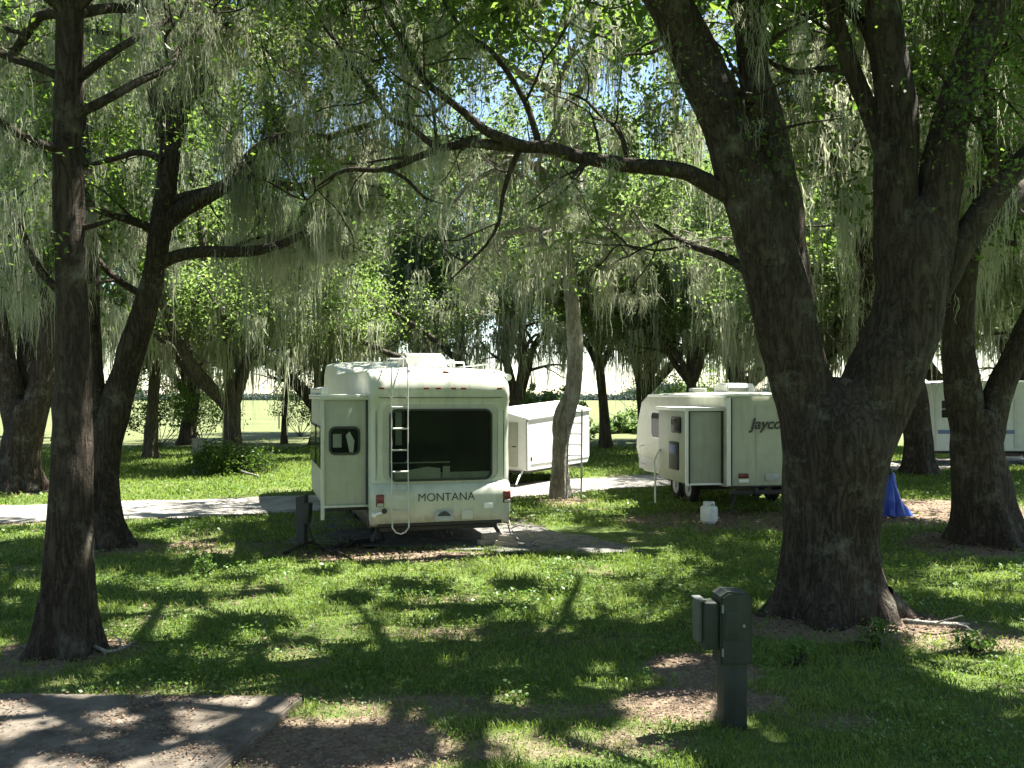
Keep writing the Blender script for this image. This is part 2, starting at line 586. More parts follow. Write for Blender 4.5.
# which places on the lawn lie in sun: gaps in the oak canopy let it through there
LIT = [(-6.0, 20.0, 2.6, .8), (-4.4, 20.0, 1.2, 1.6), (1.7, 20.2, 2.0, 1.2), (1.8, 26.2, 2.9, 1.9), (0.3, 13.3, 2.3, 0.8), (6.4, 12.6, 1.8, 0.7), (-4.2, 7.0, .8, .35), (3.0, 18.5, .8, .6),
       (1.6, 13.6, 1.0, .5), (-8, 27.5, 5, 3.0), (-2.6, 14.35, 1.5, .4), (-3.2, 16.8, 1.3, 2.2), (-1.3, 14.72, 1.4, .35), (3.6, 18.6, 1.0, .9), (1.0, 27.5, 2.5, 2.5), (5, 24, 2.0, 2.0), (-1.6, 7.2, .8, .3), (2.0, 12.0, 1.6, .45), (-0.2, 11.3, .9, .35), (4.9, 12.2, .8, .5)]
DARK = [(1.0, 16.0, 1.2, .9), (-4.5, 16.8, 1.0, 1.0), (6.2, 19.5, 1.6, 1.0), (2.9, 7.6, 1.15, 2.2), (-1.9, 14.4, 1.9, .8), (4.6, 17.5, 2.8, 1.0), (7.5, 16.5, 2.5, 3.0), (-1.4, 6.6, 1.0, .5), (-7.5, 15, 2, 1.5)]


def lit(x, y):
    n = fbm2(x * .75, y, 2.5, 3, 21.7) * .85 + fbm2(x, y, .5, 2, 7.7) * .15
    v = smooth01((n - 0.455) / 0.03)
    for (cx, cy, rx, ry) in DARK:
        v = v * (1 - 0.7 * ell(x, y, cx, cy, rx, ry))
    for (cx, cy, rx, ry) in LIT:
        v = np.maximum(v, ell(x, y, cx, cy, rx, ry))
    return v


def unseen(x, y):
    """ground outside the view or far beyond the road"""
    return (np.abs(x) > .59 * np.maximum(y, 0) + .3) | (y > 27) | (y < 5.2)


def sun_spot(c):
    """where on the ground the shadow of the point falls"""
    t = c[:, 2] / SUN.z
    return c[:, 0] - SUN.x * t, c[:, 1] - SUN.y * t


# grass: blades, thinning with distance
def scatter(n, y0, y1, power=1.0):
    """points over the wedge in front of the camera, density falling as 1/Y^power"""
    u = rng.random(n)
    if power == 2.0:
        y = 1 / (1 / y0 + u * (1 / y1 - 1 / y0))
    else:
        y = y0 * (y1 / y0) ** u
    x = (rng.random(n) * 2 - 1) * (y * 0.66 + 0.8)
    return x, y


def blades(x, y, h, wd, lean, segs=2):
    n = len(x)
    a = rng.random(n) * 2 * math.pi
    dx, dy = np.cos(a), np.sin(a)
    la = rng.random(n) * 2 * math.pi
    lx, ly = np.cos(la) * lean * h, np.sin(la) * lean * h
    b = np.stack([x, y, np.zeros(n)], 1)
    s = np.stack([dx, dy, np.zeros(n)], 1) * (wd / 2)[:, None]
    mid = b + np.stack([lx * .3, ly * .3, h * .6], 1)
    tip = b + np.stack([lx, ly, h], 1)
    Vb = np.stack([b - s, b + s, mid + s * .75, mid - s * .75, tip], 1).reshape(-1, 3)
    i0 = np.arange(n)[:, None] * 5
    return Vb, [i0 + np.array([[0, 1, 2, 3]]), i0 + np.array([[3, 2, 4]])]


x, y = scatter(330000, 5.4, 44)
cl = fbm2(x, y, 3.2, 3, 2.0)                     # clumps
keep = (rng.random(len(x)) > soil(x, y) * 1.25) & (road_d(x, y) > 1.75) & ~in_slab(x, y) & (rng.random(len(x)) < 0.35 + 1.1 * cl)
inpad = (ell(x, y, -1.0, 16.3, 2.3, 1.3) > .3) | ell(x, y, 1.2, 16.0, 1.5, 1.2).astype(bool)
keep &= ~(inpad & (rng.random(len(x)) > .05))
x, y, cl = x[keep], y[keep], cl[keep]
d = np.clip(y / 8, .8, 5)
h = (0.020 + 0.060 * cl ** 1.5 * rng.random(len(x)) * 2) * (0.8 + .25 * d)
Vg, Fg = blades(x, y, h, (0.007 + 0.006 * rng.random(len(x))) * d * .95, 0.3 + 0.9 * rng.random(len(x)))
GRASS = leaf_mat('grass_blade', [(0.0, (0.046, 0.08, 0.014)), (0.5, (0.11, 0.165, 0.034)), (1.0, (0.23, 0.26, 0.08))], (1.7, 1.75, 1.0), 0.42, 0.5, 0.25)
tag(np_mesh('grass', Vg, Fg, GRASS), 'short shaded lawn grass under the oaks', kind='stuff')


def flat_leaves(x, y, z, L, tilt):
    n = len(x)
    a = rng.random(n) * 2 * math.pi
    nrm = np.stack([rng.normal(0, tilt, n), rng.normal(0, tilt, n), np.ones(n)], 1)
    nrm /= np.linalg.norm(nrm, axis=1, keepdims=True)
    t = np.stack([np.cos(a), np.sin(a), np.zeros(n)], 1)
    t -= nrm * (t * nrm).sum(1, keepdims=True)
    t /= np.linalg.norm(t, axis=1, keepdims=True)
    bb = np.cross(nrm, t)
    c = np.stack([x, y, z], 1)
    L = L[:, None]
    Vl = np.stack([c - t * L * .5, c + bb * L * .3 - t * L * .05, c + t * L * .5, c - bb * L * .3 - t * L * .05], 1).reshape(-1, 3)
    return Vl, np.arange(4 * n).reshape(n, 4)


# low broad-leaved weeds among the grass
x, y = scatter(85000, 5.4, 26)
cl = fbm2(x, y, 1.5, 3, 8.0)
keep = (rng.random(len(x)) > soil(x, y) * 1.2) & (road_d(x, y) > 1.9) & ~in_slab(x, y) & (rng.random(len(x)) < smooth01((cl - .42) / .2)) & ~((y > 14.3) & (y < 18.5) & (x > -3.5) & (x < 2.6))
x, y, cl = x[keep], y[keep], cl[keep]
d = np.clip(y / 8, .8, 3)
z = 0.015 + 0.10 * rng.random(len(x)) ** 1.3 * smooth01((cl - .42) / .25)
Vw, Fw = flat_leaves(x, y, z, (0.02 + 0.035 * rng.random(len(x))) * d ** .7, 0.6)
WEED = leaf_mat('weed_leaf', [(0.0, (0.045, 0.09, 0.018)), (0.5, (0.09, 0.16, 0.035)), (1.0, (0.15, 0.23, 0.06))], (1.6, 1.7, 1.0), 0.4)
tag(np_mesh('ground_cover', Vw, Fw, WEED), 'low broad leaved weeds growing through the lawn', kind='stuff')

# fallen oak leaves on the bare soil and on the slab
x, y = scatter(170000, 5.0, 24)
s_ = soil(x, y)
onslab = in_slab(x, y)
drift = smooth01((fbm2(x, y, 1.4, 4, 12.) - .38) / .16)
keep = np.where(onslab, rng.random(len(x)) < drift * 1.0 + .10, rng.random(len(x)) < s_ * .9 + .012) & (road_d(x, y) > 1.6)
x, y, onslab = x[keep], y[keep], onslab[keep]
z = np.where(onslab, 0.068, 0.012) + rng.random(len(x)) * 0.016
Vd, Fd = flat_leaves(x, y, z, (0.016 + 0.03 * rng.random(len(x)) ** 1.5) * np.clip(y / 8, .8, 2), 0.35)
DEAD = leaf_mat('dead_leaf', [(0.0, (0.045, 0.028, 0.018)), (0.5, (0.13, 0.085, 0.055)), (1.0, (0.26, 0.19, 0.13))], (1.1, 1.1, 1.0), 0.15, 0.7)
tag(np_mesh('fallen_leaves', Vd, Fd, DEAD), 'brown oak leaves fallen on soil and slab', kind='stuff')
# ---------------------------------------------------------------- trees
def catmull(ctrl, spacing):
    """ctrl: rows of x,y,z,r -> evenly resampled rows"""
    c = np.asarray(ctrl, float)
    if len(c) == 2:
        c = np.array([c[0], (c[0] + c[1]) / 2, c[1]])
    e = np.vstack([2 * c[0] - c[1], c, 2 * c[-1] - c[-2]])
    out = []
    for i in range(1, len(e) - 2):
        p0, p1, p2, p3 = e[i - 1], e[i], e[i + 1], e[i + 2]
        k = max(2, int(np.linalg.norm(p2[:3] - p1[:3]) / spacing))
        for t in np.arange(k) / k:
            out.append(0.5 * (2 * p1 + (p2 - p0) * t + (2 * p0 - 5 * p1 + 4 * p2 - p3) * t * t + (3 * p1 - p0 - 3 * p2 + p3) * t ** 3))
    out.append(c[-1])
    out = np.array(out)
    out[:, 3] = np.maximum(out[:, 3], 0.004)
    return out


def unit(v):
    return v / (np.linalg.norm(v) + 1e-9)


class Tree:
    def __init__(self, base, seed):
        self.base = np.array(base, float)
        self.rg = np.random.default_rng(seed)
        self.V, self.F, self.nv = [], [], 0
        self.cl, self.moss = [], []

    def tube(self, rows, sides, amp=0.0, flare=0.0, lobes=5, seal=True):
        p, r = rows[:, :3], rows[:, 3].copy()
        ang = np.arange(sides) * 2 * math.pi / sides
        V, _ = sweep(p, r, sides)
        V = V.reshape(len(p), sides, 3)
        ctr = p[:, None, :]
        off = V - ctr
        if flare:
            z = np.maximum(p[:, 2], 0)[:, None]
            th = np.arctan2(off[..., 1], off[..., 0])
            ph = self.rg.random() * 6
            k = 1 + flare * np.exp(-z / 0.32) * (0.55 + 0.45 * np.cos(lobes * th + ph) + .25 * np.cos(3 * th - ph))
            k += 0.10 * np.exp(-z / 1.0) * np.cos(lobes * th + ph)
            off = off * k[..., None]
        if amp:
            V = ctr + off
            n = fbm(V * np.array([4.0, 4.0, 1.3]) / max(0.35, min(1.0, r.mean() * 3)), 4) - .5
            n2 = fbm(V * 1.1 + 40, 2) - .5
            off = off * (1 + amp * (n * 1.4 + n2 * 1.6))[..., None]
        V = (ctr + off).reshape(-1, 3)
        k = len(p)
        a = (np.arange(k - 1)[:, None] * sides + np.arange(sides)[None, :])
        b = (np.arange(k - 1)[:, None] * sides + (np.arange(sides)[None, :] + 1) % sides)
        F = np.stack([a, b, b + sides, a + sides], -1).reshape(-1, 4)
        self.V.append(V)
        self.F.append(F + self.nv)
        self.nv += len(V)
        if seal:                                            # close the far end to a point
            self.V.append(p[-1:] + (p[-1:] - p[-2:-1]) * 0.4)
            last = (k - 1) * sides + np.arange(sides) + self.nv - len(V)
            t = np.stack([last, np.roll(last, -1), np.full(sides, self.nv), np.full(sides, self.nv)], 1)
            self.F3 = getattr(self, 'F3', []) + [t[:, :3]]
            self.nv += 1

    def limb(self, ctrl, sides=None, amp=0.16, flare=0.0, spacing=0.1, **k):
        rows = catmull(ctrl, spacing)
        rm = rows[:, 3].max()
        sides = sides or int(np.clip(rm * 90, 7, 36))
        self.tube(rows, sides, amp if rm > .05 else 0.0, flare, **k)
        return rows

    def branch(self, start, d, L, r0, r1, wander=0.35, rise=0.0, n=6):
        rg = self.rg
        pts = [np.append(start, r0)]
        p, d = np.array(start, float), unit(np.array(d, float))
        for i in range(n):
            d = unit(d + rg.normal(0, wander, 3) * 0.5 + np.array([0, 0, rise]))
            p = p + d * L / n
            pts.append(np.append(p, r0 + (r1 - r0) * (i + 1) / n))
        return np.array(pts)

    def spawn(self, rows, n, L, rk, up, t0=0.25, wander=0.4, rise=0.0, side=0.9, rmax=0.12, sides=6, spacing=0.3, ok=None):
        """side branches off a limb"""
        rg = self.rg
        out = []
        for i in range(n):
            t = t0 + (1 - t0) * (i + rg.random()) / n
            k = min(len(rows) - 2, int(t * (len(rows) - 1)))
            p, r = rows[k, :3], rows[k, 3]
            tan = unit(rows[k + 1, :3] - rows[k, :3])
            q = rg.normal(0, 1, 3); q = unit(q - tan * q.dot(tan))
            d = unit(tan * 0.55 + q * side + np.array([0, 0, up]))
            ln = L * (0.65 + .7 * rg.random()) * (1.15 - .45 * t)
            rr = min(rmax, r * rk) * (0.8 + .4 * rg.random())
            b = self.branch(p, d, ln, max(rr, .012), max(.006, rr * .25), wander, rise)
            if ok is not None and not ok(b):
                continue
            rs = catmull(b, spacing)
            self.tube(rs, sides, seal=False)
            out.append(rs)
        return out

    def leaves_on(self, rows, step, t0=0.3, jit=0.2):
        k0 = int(t0 * len(rows))
        seg = rows[k0:, :3]
        if len(seg) < 2: return
        d = np.linalg.norm(np.diff(seg, axis=0), axis=1)
        s = np.concatenate([[0], np.cumsum(d)])
        m = max(1, int(s[-1] / step))
        at = (np.arange(m) + self.rg.random(m)) / m * s[-1]
        pts = np.stack([np.interp(at, s, seg[:, i]) for i in range(3)], 1)
        self.cl.append(np.vstack([pts, seg[-1:]]) + self.rg.normal(0, jit, (m + 1, 3)))

    def moss_on(self, rows, step, t0=0.1):
        k0 = int(t0 * len(rows))
        seg = rows[k0:]
        if len(seg) < 2: return
        d = np.linalg.norm(np.diff(seg[:, :3], axis=0), axis=1)
        s = np.concatenate([[0], np.cumsum(d)])
        m = int(1.15 * s[-1] / step + self.rg.random())
        if m < 1: return
        at = np.clip((np.arange(m) + self.rg.random(m) * 2) / m, 0, 1) * s[-1]
        pts = np.stack([np.interp(at, s, seg[:, i]) for i in range(4)], 1)
        pts[:, 2] -= pts[:, 3] * .6
        self.moss.append(pts[:, :3])


def leaf_verts(rg, C, per, rad, L, W, flat=0.65):
    n = len(C) * per
    c = np.repeat(C, per, 0)
    rr = np.repeat(rad * (0.7 + .6 * rg.random(len(C))), per)
    g = rg.normal(0, 0.55, (n, 3))
    c = c + g * rr[:, None] * np.array([1, 1, flat])
    nrm = rg.normal(0, 1, (n, 3)) + np.array([0, 0, .9]); nrm /= np.linalg.norm(nrm, axis=1, keepdims=True)
    t = rg.normal(0, 1, (n, 3)); t -= nrm * (t * nrm).sum(1, keepdims=True); t /= np.linalg.norm(t, axis=1, keepdims=True)
    b = np.cross(nrm, t)
    s = (0.65 + .7 * rg.random(n))[:, None]
    l_, w_ = L * s * .5, W * s * .5
    V = np.stack([c - t * l_, c + b * w_ + t * l_ * .1 + nrm * w_ * .25, c + t * l_, c - b * w_ + t * l_ * .1 + nrm * w_ * .25], 1).reshape(-1, 3)
    return V, np.arange(4 * n).reshape(n, 4)


def sunlit_out(rg, V, F, drop):
    """leaves whose shadow would fall on a sunny place are missing: the gaps in the crown"""
    q = V.reshape(-1, 4, 3)
    m = q.mean(1)
    gx_, gy_ = sun_spot(m)
    px, py = project(m)
    low_ = (m[:, 1] > 0) & (py > -30) & (px > -30) & (px < 1054)      # the lower boughs catch part of the light that falls through
    q = q[rg.random(len(q)) > (lit(gx_, gy_) > .5) * np.where(low_, drop * .9, drop) * np.where(unseen(gx_, gy_) & low_, .15, 1)]
    return q.reshape(-1, 3), np.arange(4 * len(q)).reshape(-1, 4)


def moss_verts(rg, A, length, per, spread, width, nseg=5, sway=0.07):
    """A (n,3) anchors, length (n,) -> ribbons hanging down, tapering, slightly wavy"""
    n = len(A) * per
    a = np.repeat(A, per, 0)
    ln = np.repeat(length, per) * (0.3 + .8 * rg.random(n))
    th = rg.random(n) * 2 * math.pi
    q_ = np.sqrt(rg.random(n))
    rad = spread * q_
    ln = ln * (1.1 - .75 * q_)                       # a clump hangs to a point
    a = a + np.stack([np.cos(th) * rad, np.sin(th) * rad, rg.normal(0, .05, n)], 1)
    t = np.linspace(0, 1, nseg + 1)
    tw = rg.random(n) * 2 * math.pi
    amp = sway * (0.4 + rg.random(n))
    ph = rg.random(n) * 6.3
    wob = np.sin(ph[:, None] + t[None] * (3 + 4 * rg.random(n))[:, None]) * amp[:, None] * t[None] ** .6
    wob2 = rg.normal(0, 1, (n, nseg + 1)) * (0.012 + width * .5)
    X = a[:, 0:1] + wob * np.cos(tw)[:, None] + wob2
    Y = a[:, 1:2] + wob * np.sin(tw)[:, None]
    Z = a[:, 2:3] - ln[:, None] * t[None]
    wd = width * (0.5 + rg.random(n))[:, None] * (1.0 - .8 * t[None] ** 1.5) * (0.6 + .8 * rg.random((n, nseg + 1)))
    fa = rg.random(n) * math.pi
    ca, sa = np.cos(fa)[:, None], np.sin(fa)[:, None]
    c = np.stack([X, Y, Z], -1)
    s = np.stack([ca * wd / 2, sa * wd / 2, 0 * wd], -1)
    V = np.stack([c - s, c + s], 2).reshape(-1, 3)         # n, nseg+1, 2
    base = (np.arange(n) * (nseg + 1) * 2)[:, None] + np.arange(nseg)[None] * 2
    F = np.stack([base, base + 1, base + 3, base + 2], -1).reshape(-1, 4)
    return V, F


def project(p):
    y = np.maximum(p[:, 1], .01)
    return CX + p[:, 0] / y * FOC, HY - (p[:, 2] - CH) / y * FOC


def finish(t, name, label, cat='tree', group=None, bark=BARK, leaf=LEAF, per=46, rad=0.45, L=.10, W=.052, hero=True, moss_len=(.5, 1.6), moss_per=10, moss_w=.016, moss_spread=.12,
           low=None, crown_drop=0.97, leaf_low=None, local=False, top=None):
    """links the tree: an Empty at its base with trunk, crown and moss"""
    rg = t.rg
    root = empty(name, tuple(t.base))
    tag(root, label, cat, group)
    off = np.zeros(3) if local else t.base
    fs = [np.concatenate(t.F)]
    if getattr(t, 'F3', None): fs.append(np.concatenate(t.F3))
    np_mesh('trunk', np.concatenate(t.V) - off, fs, bark, root, True)
    if t.cl:
        C = np.concatenate(t.cl)
        if hero:
            gx_, gy_ = sun_spot(C)
            C = C[rg.random(len(C)) > lit(gx_, gy_) * .25 * ~unseen(gx_, gy_)]
            px, py = project(C)
            infr = (px > -60) & (px < 1084) & (py > -40) & (C[:, 1] > 0)
            C = C[~(infr & (C[:, 1] < 6.5))]
            px, py = project(C)
            lim = leaf_low(px) if leaf_low else np.full(len(px), 330.)
            C = C[~((py > lim + rg.normal(0, 25, len(px))) & (C[:, 1] > 0))]
            C = C[(np.linalg.norm(C - np.array([0, 0, CH]), axis=1) > 4.0)]
        if top is not None:                                  # extra leaf layer above, added to shade the ground
            cx, cy, rad_xy, z0, z1, n = top
            u = rg.normal(0, 1, (n * 2, 3)); u /= np.linalg.norm(u, axis=1, keepdims=True)
            u *= rg.random((n * 2, 1)) ** .4
            D = np.array([cx, cy, (z0 + z1) / 2]) + u * np.array([rad_xy, rad_xy, (z1 - z0) / 2])
            D[:, 2] += (1 - (u[:, 0] ** 2 + u[:, 1] ** 2)) * .8
            D = D[:n + n // 2]
            gx_, gy_ = sun_spot(D)
            D = D[(lit(gx_, gy_) < .8) & (~unseen(gx_, gy_) | (rg.random(len(D)) < .12))]
            px, py = project(D)
            lim = np.where(D[:, 1] > 13, 50, 0) + rg.normal(0, 25, len(D))
            D = D[(D[:, 1] < .5) | (py < lim) | (px < -150) | (px > 1180)]
            D = D[np.linalg.norm(D - np.array([0, 0, CH]), axis=1) > 4.5]
            Vt, Ft = sunlit_out(rg, *leaf_verts(rg, D, 40, .55, .19, .10), .985)
        if len(C):
            V, F = leaf_verts(rg, C, per, rad, L, W)
            if hero: V, F = sunlit_out(rg, V, F, crown_drop)
            if top is not None:
                F = np.concatenate([F, Ft + len(V)]); V = np.concatenate([V, Vt])
            np_mesh('crown', V - off, F, leaf, root)
    if t.moss:
        A = np.concatenate(t.moss)
        k_ = 1.0 if hero else .6                              # moss gathers in curtains, with bare stretches between
        thick = fbm(A * np.array([.95, .95, .5]) * k_ + 31.7 + rg.random() * 50, 2)
        A = np.concatenate([A[thick > .44], A[thick > .56] + rg.normal(0, .1, ((thick > .56).sum(), 3)) * np.array([1, 1, 0])])
        if hero:
            px, py = project(A)
            infr = (px > -80) & (px < 1104) & (py > -250) & (A[:, 1] > 0)
            A = A[infr & (A[:, 1] > 5)]
            gx_, gy_ = sun_spot(A)
            A = A[rg.random(len(A)) > lit(gx_, gy_) * .4 * ~unseen(gx_, gy_)]
        ln = moss_len[0] + (moss_len[1] - moss_len[0]) * rg.random(len(A)) ** 1.6
        if hero and low is not None and len(A):
            px, py = project(A)
            room = (low(px) - py) * A[:, 1] / FOC
            ln = np.minimum(ln, np.maximum(room, .12))
        if len(A):
            V, F = moss_verts(rg, A, ln * (1.25 if hero else 1.1), int(moss_per * 1.7), moss_spread * 1.1, moss_w)
            np_mesh('hanging_moss', V - off, F, MOSS, root)
    return root


def px_rows(lst, Y):
    """rows (px, py, r[, Y]) -> x,y,z,r"""
    out = []
    for q_ in lst:
        p = P(q_[0], q_[1], q_[3] if len(q_) > 3 else Y)
        out.append((p.x, p.y, max(p.z, -0.12), q_[2]))
    return np.array(out)


def out_of_view(b):
    """keeps small branches from growing down in front of the trailers or close to the eye"""
    p = b[:, :3]
    px, py = project(p)
    bad = (p[:, 1] > 0.3) & (px > -50) & (px < 1074) & (((py > 300) & (p[:, 1] < 22)) | (p[:, 1] < 6.5) & (py > -60))
    return not bad.any()


def dress(t, limbs, n1=6, L1=2.2, n2=4, L2=1.1, step=.42, moss1=.5, moss0=.45, up=.25, ok=out_of_view, t0=.25, lt0=.3):
    for rows in limbs:
        ln = np.linalg.norm(np.diff(rows[:, :3], axis=0), axis=1).sum()
        k = max(1, int(n1 * ln / 5 + .5))
        if moss0: t.moss_on(rows, moss0, t0)
        for a in t.spawn(rows, k, L1, .45, up, t0, ok=ok):
            if moss1: t.moss_on(a, moss1, .15)
            t.leaves_on(a, step, .45)
            for b in t.spawn(a, n2, L2, .5, .1, .2, ok=ok, sides=4, rmax=.03):
                t.leaves_on(b, step, lt0)
                if moss1: t.moss_on(b, moss1 * 1.6, .4)


def crown_limbs(t, start, n, L, r, el=(20, 60), az0=0., spread=360, wander=.4, rise=.0):
    """large limbs fanning out above the trunk"""
    out = []
    for i in range(n):
        az = math.radians(az0 + spread * (i + .6 * t.rg.random()) / n)
        e_ = math.radians(el[0] + (el[1] - el[0]) * t.rg.random())
        d = (math.cos(az) * math.cos(e_), math.sin(az) * math.cos(e_), math.sin(e_))
        b = t.branch(start, d, L * (.75 + .5 * t.rg.random()), r, r * .25, wander, rise, 7)
        if not out_of_view(b[2:]) : continue
        out.append(t.limb(b, spacing=.2, amp=.12))
    return out


low_left = lambda px: np.interp(px, [-100, 0, 140, 200, 240, 300, 340, 420, 520, 600, 700, 760, 1024], [330, 330, 360, 385, 400, 330, 270, 255, 225, 235, 225, 330, 330])
low_far = lambda px: np.interp(px, [-100, 0, 200, 300, 400, 520, 560, 640, 700, 800, 1024], [390, 390, 390, 375, 350, 345, 360, 352, 345, 350, 360])

# slim straight oak at the front
b1 = G(66, 651)
t = Tree(b1, 21)
Y1 = b1.y
main = t.limb(px_rows([(66, 660, .265), (67, 600, .235), (69, 540, .205), (72, 450, .185), (73, 350, .165), (70, 250, .155), (68, 130, .14), (70, 0, .13), (72, -200, .115), (74, -480, .09)], Y1), spacing=.06, flare=.5, sides=40)
L_ = [t.limb(px_rows([(74, 82, .05), (110, 54, .042), (150, 30, .035, Y1 + .6), (205, -2, .03, Y1 + 1.2), (255, -40, .015, Y1 + 1.8)], Y1), spacing=.1),
      t.limb(px_rows([(76, 114, .055), (100, 103, .05), (138, 82, .042, Y1 + .3), (170, 66, .038, Y1 + .6), (185, 44, .032, Y1 + .9), (232, 22, .026, Y1 + 1.3), (280, -6, .018, Y1 + 1.7), (330, -60, .01, Y1 + 2)], Y1), spacing=.1),
      t.limb(px_rows([(70, 82, .05), (35, 66, .04), (0, 54, .035), (-60, 20, .02)], Y1), spacing=.1),
      t.limb(px_rows([(70, 300, .045), (40, 270, .04), (10, 210, .03), (-30, 190, .02)], Y1), spacing=.1),
      t.limb(px_rows([(68, 150, .05), (30, 140, .04, Y1 - .5), (-20, 110, .03, Y1 - .8), (-120, 60, .015, Y1 - 1)], Y1), spacing=.1)]
t.limb(px_rows([(78, 229, .035), (95, 225, .03), (112, 220, .012)], Y1), spacing=.08)
for zz, n in ((6.3, 5), (7.6, 5), (8.8, 4)):
    k = np.argmin(np.abs(main[:, 2] - zz))
    L_ += crown_limbs(t, main[k, :3], n, 3.6, .06, (5, 50), 40 * n)
dress(t, L_, 6, 1.6, 3, .9, .5, .3, .25)
t.moss_on(main, .4, .45)
finish(t, 'oak_tree', 'slim straight grey oak standing alone at the front, beyond the concrete slab', per=60, rad=.38, L=.062, W=.03, moss_w=.006, moss_len=(.3, 1.5), moss_per=24, top=(b1.x, b1.y, 5.0, 7.2, 11.5, 1400), low=low_left)

# leaning oak with two stems and long mossy arms
t = Tree(G(102, 546), 31)
Y2 = t.base[1]
A = t.limb(px_rows([(104, 552, .36), (102, 500, .28), (105, 450, .25), (116, 405, .24), (132, 350, .225), (150, 290, .2), (161, 225, .18), (170, 150, .17), (173, 112, .2)], Y2), spacing=.08, flare=.5)
B = t.limb(px_rows([(96, 552, .33), (97, 500, .3), (94, 430, .22), (90, 340, .18), (87, 240, .16), (80, 120, .13, Y2 + .5), (70, -40, .1, Y2 + 1)], Y2), spacing=.1, flare=.3)
L_ = [t.limb(px_rows([(170, 140, .22), (160, 95, .19), (147, 45, .16), (138, -10, .14), (120, -100, .11), (90, -200, .07)], Y2), spacing=.1),
      t.limb(px_rows([(170, 135, .23), (184, 95, .2), (196, 60, .18), (198, 10, .16), (196, -70, .13), (210, -200, .08)], Y2), spacing=.1),
      t.limb(px_rows([(158, 232, .15), (178, 212, .14), (205, 197, .13), (230, 183, .12), (243, 166, .11), (257, 150, .105), (272, 141, .1), (297, 136, .09), (322, 138, .075), (345, 132, .06), (385, 118, .04), (420, 90, .02)], Y2), spacing=.1),
      t.limb(px_rows([(232, 182, .09), (250, 179, .085), (275, 184, .08), (300, 187, .075), (322, 176, .065), (343, 163, .05), (375, 152, .03)], Y2), spacing=.1),
      t.limb(px_rows([(160, 264, .12), (175, 257, .11), (200, 252, .10), (230, 252, .095), (260, 250, .085), (287, 242, .075), (308, 232, .06), (335, 228, .035)], Y2), spacing=.1),
      t.limb(px_rows([(190, 96, .11), (206, 82, .1), (222, 72, .085), (240, 64, .07), (270, 52, .06), (300, 35, .05), (350, 10, .03)], Y2), spacing=.1),
      t.limb(px_rows([(196, 50, .1), (215, 45, .08), (245, 22, .07), (275, 0, .06), (320, -40, .03)], Y2), spacing=.1),
      t.limb(px_rows([(235, 200, .03), (236, 160, .028), (226, 120, .022), (214, 108, .012)], Y2), spacing=.1),
      t.limb(px_rows([(92, 330, .12), (55, 300, .11), (25, 262, .09), (5, 222, .07), (-40, 180, .04)], Y2 - .3), spacing=.1),
      t.limb(px_rows([(163, 160, .07), (140, 152, .05), (110, 160, .04), (80, 165, .03), (30, 160, .015)], Y2 - .5), spacing=.1),
      t.limb(px_rows([(150, 300, .08), (118, 280, .06), (100, 262, .05), (90, 240, .03)], Y2 + .5), spacing=.1)]
for tip, n in ((L_[0][-8], 4), (L_[1][-8], 5), (L_[1][len(L_[1]) // 2], 3), (B[-6], 4)):
    L_ += crown_limbs(t, tip[:3], n, 4.2, .09, (5, 55), 50 * n)
dress(t, L_, 5, 2.0, 3, 1.0, .55, .26, .2)
dress(t, [A], 2, 1.6, 2, 1.0, .42, .3, .35, t0=.6)
finish(t, 'oak_tree', 'leaning two stemmed oak with long mossy arms, just behind the slim straight oak', per=48, rad=.45, L=.09, W=.046, moss_w=.012, moss_len=(.5, 2.6), moss_per=24, moss_spread=.16, top=(t.base[0] + 1.5, t.base[1], 7.5, 7.5, 13.5, 2300), low=low_left)

# the great oak near the camera
t = Tree(G(832, 612), 41)
Y3 = t.base[1]
M0 = t.limb(px_rows([(834, 622, .60), (832, 570, .55), (831, 520, .545), (834, 470, .60), (838, 430, .60), (842, 405, .5), (846, 380, .3)], Y3), spacing=.07, flare=.34, lobes=6, sides=64, amp=.2)
LL = t.limb(px_rows([(818, 470, 0.391), (811, 415, 0.372), (798, 370, 0.349), (783, 310, 0.339), (764, 240, 0.335), (740, 165, 0.307), (716, 105, 0.270), (690, 45, 0.270), (670, 5, 0.260, Y3 - .1), (632, -80, 0.242, Y3 - .2), (590, -190, 0.186, Y3 - .3), (540, -300, 0.130, Y3 - .3)], Y3), spacing=.07, amp=.15)
LS = t.limb(px_rows([(787, 330, .30), (784, 260, .27), (779, 195, .24), (768, 130, .2), (752, 65, .165), (745, 0, .14), (742, -90, .11), (755, -200, .07)], Y3 + .12), spacing=.08, amp=.22)
RM = t.limb(px_rows([(846, 470, 0.440), (864, 420, 0.440), (885, 375, 0.431), (903, 325, 0.414), (912, 275, 0.405), (912, 230, 0.352), (912, 200, 0.211)], Y3), spacing=.07, sides=44, amp=.14)
R1 = t.limb(px_rows([(900, 280, .30), (896, 200, .255), (896, 110, .235), (883, 10, .2), (874, -90, .17), (862, -230, .12)], Y3), spacing=.08)
R2 = t.limb(px_rows([(924, 270, 0.294), (938, 195, 0.248), (950, 125, 0.221), (972, 58, 0.198), (994, 0, 0.184), (1040, -90, 0.147), (1100, -210, 0.092)], Y3), spacing=.08)
R3 = t.limb(px_rows([(932, 300, 0.176), (965, 238, 0.160), (998, 190, 0.144), (1030, 155, 0.136), (1100, 105, 0.104, Y3 - .4), (1190, 60, 0.072, Y3 - .8), (1300, 20, 0.040, Y3 - 1.2)], Y3), spacing=.1)
R4 = t.limb(px_rows([(893, 170, .13), (870, 112, .11), (846, 52, .1), (826, -20, .09), (800, -110, .06)], Y3 + .2), spacing=.1)
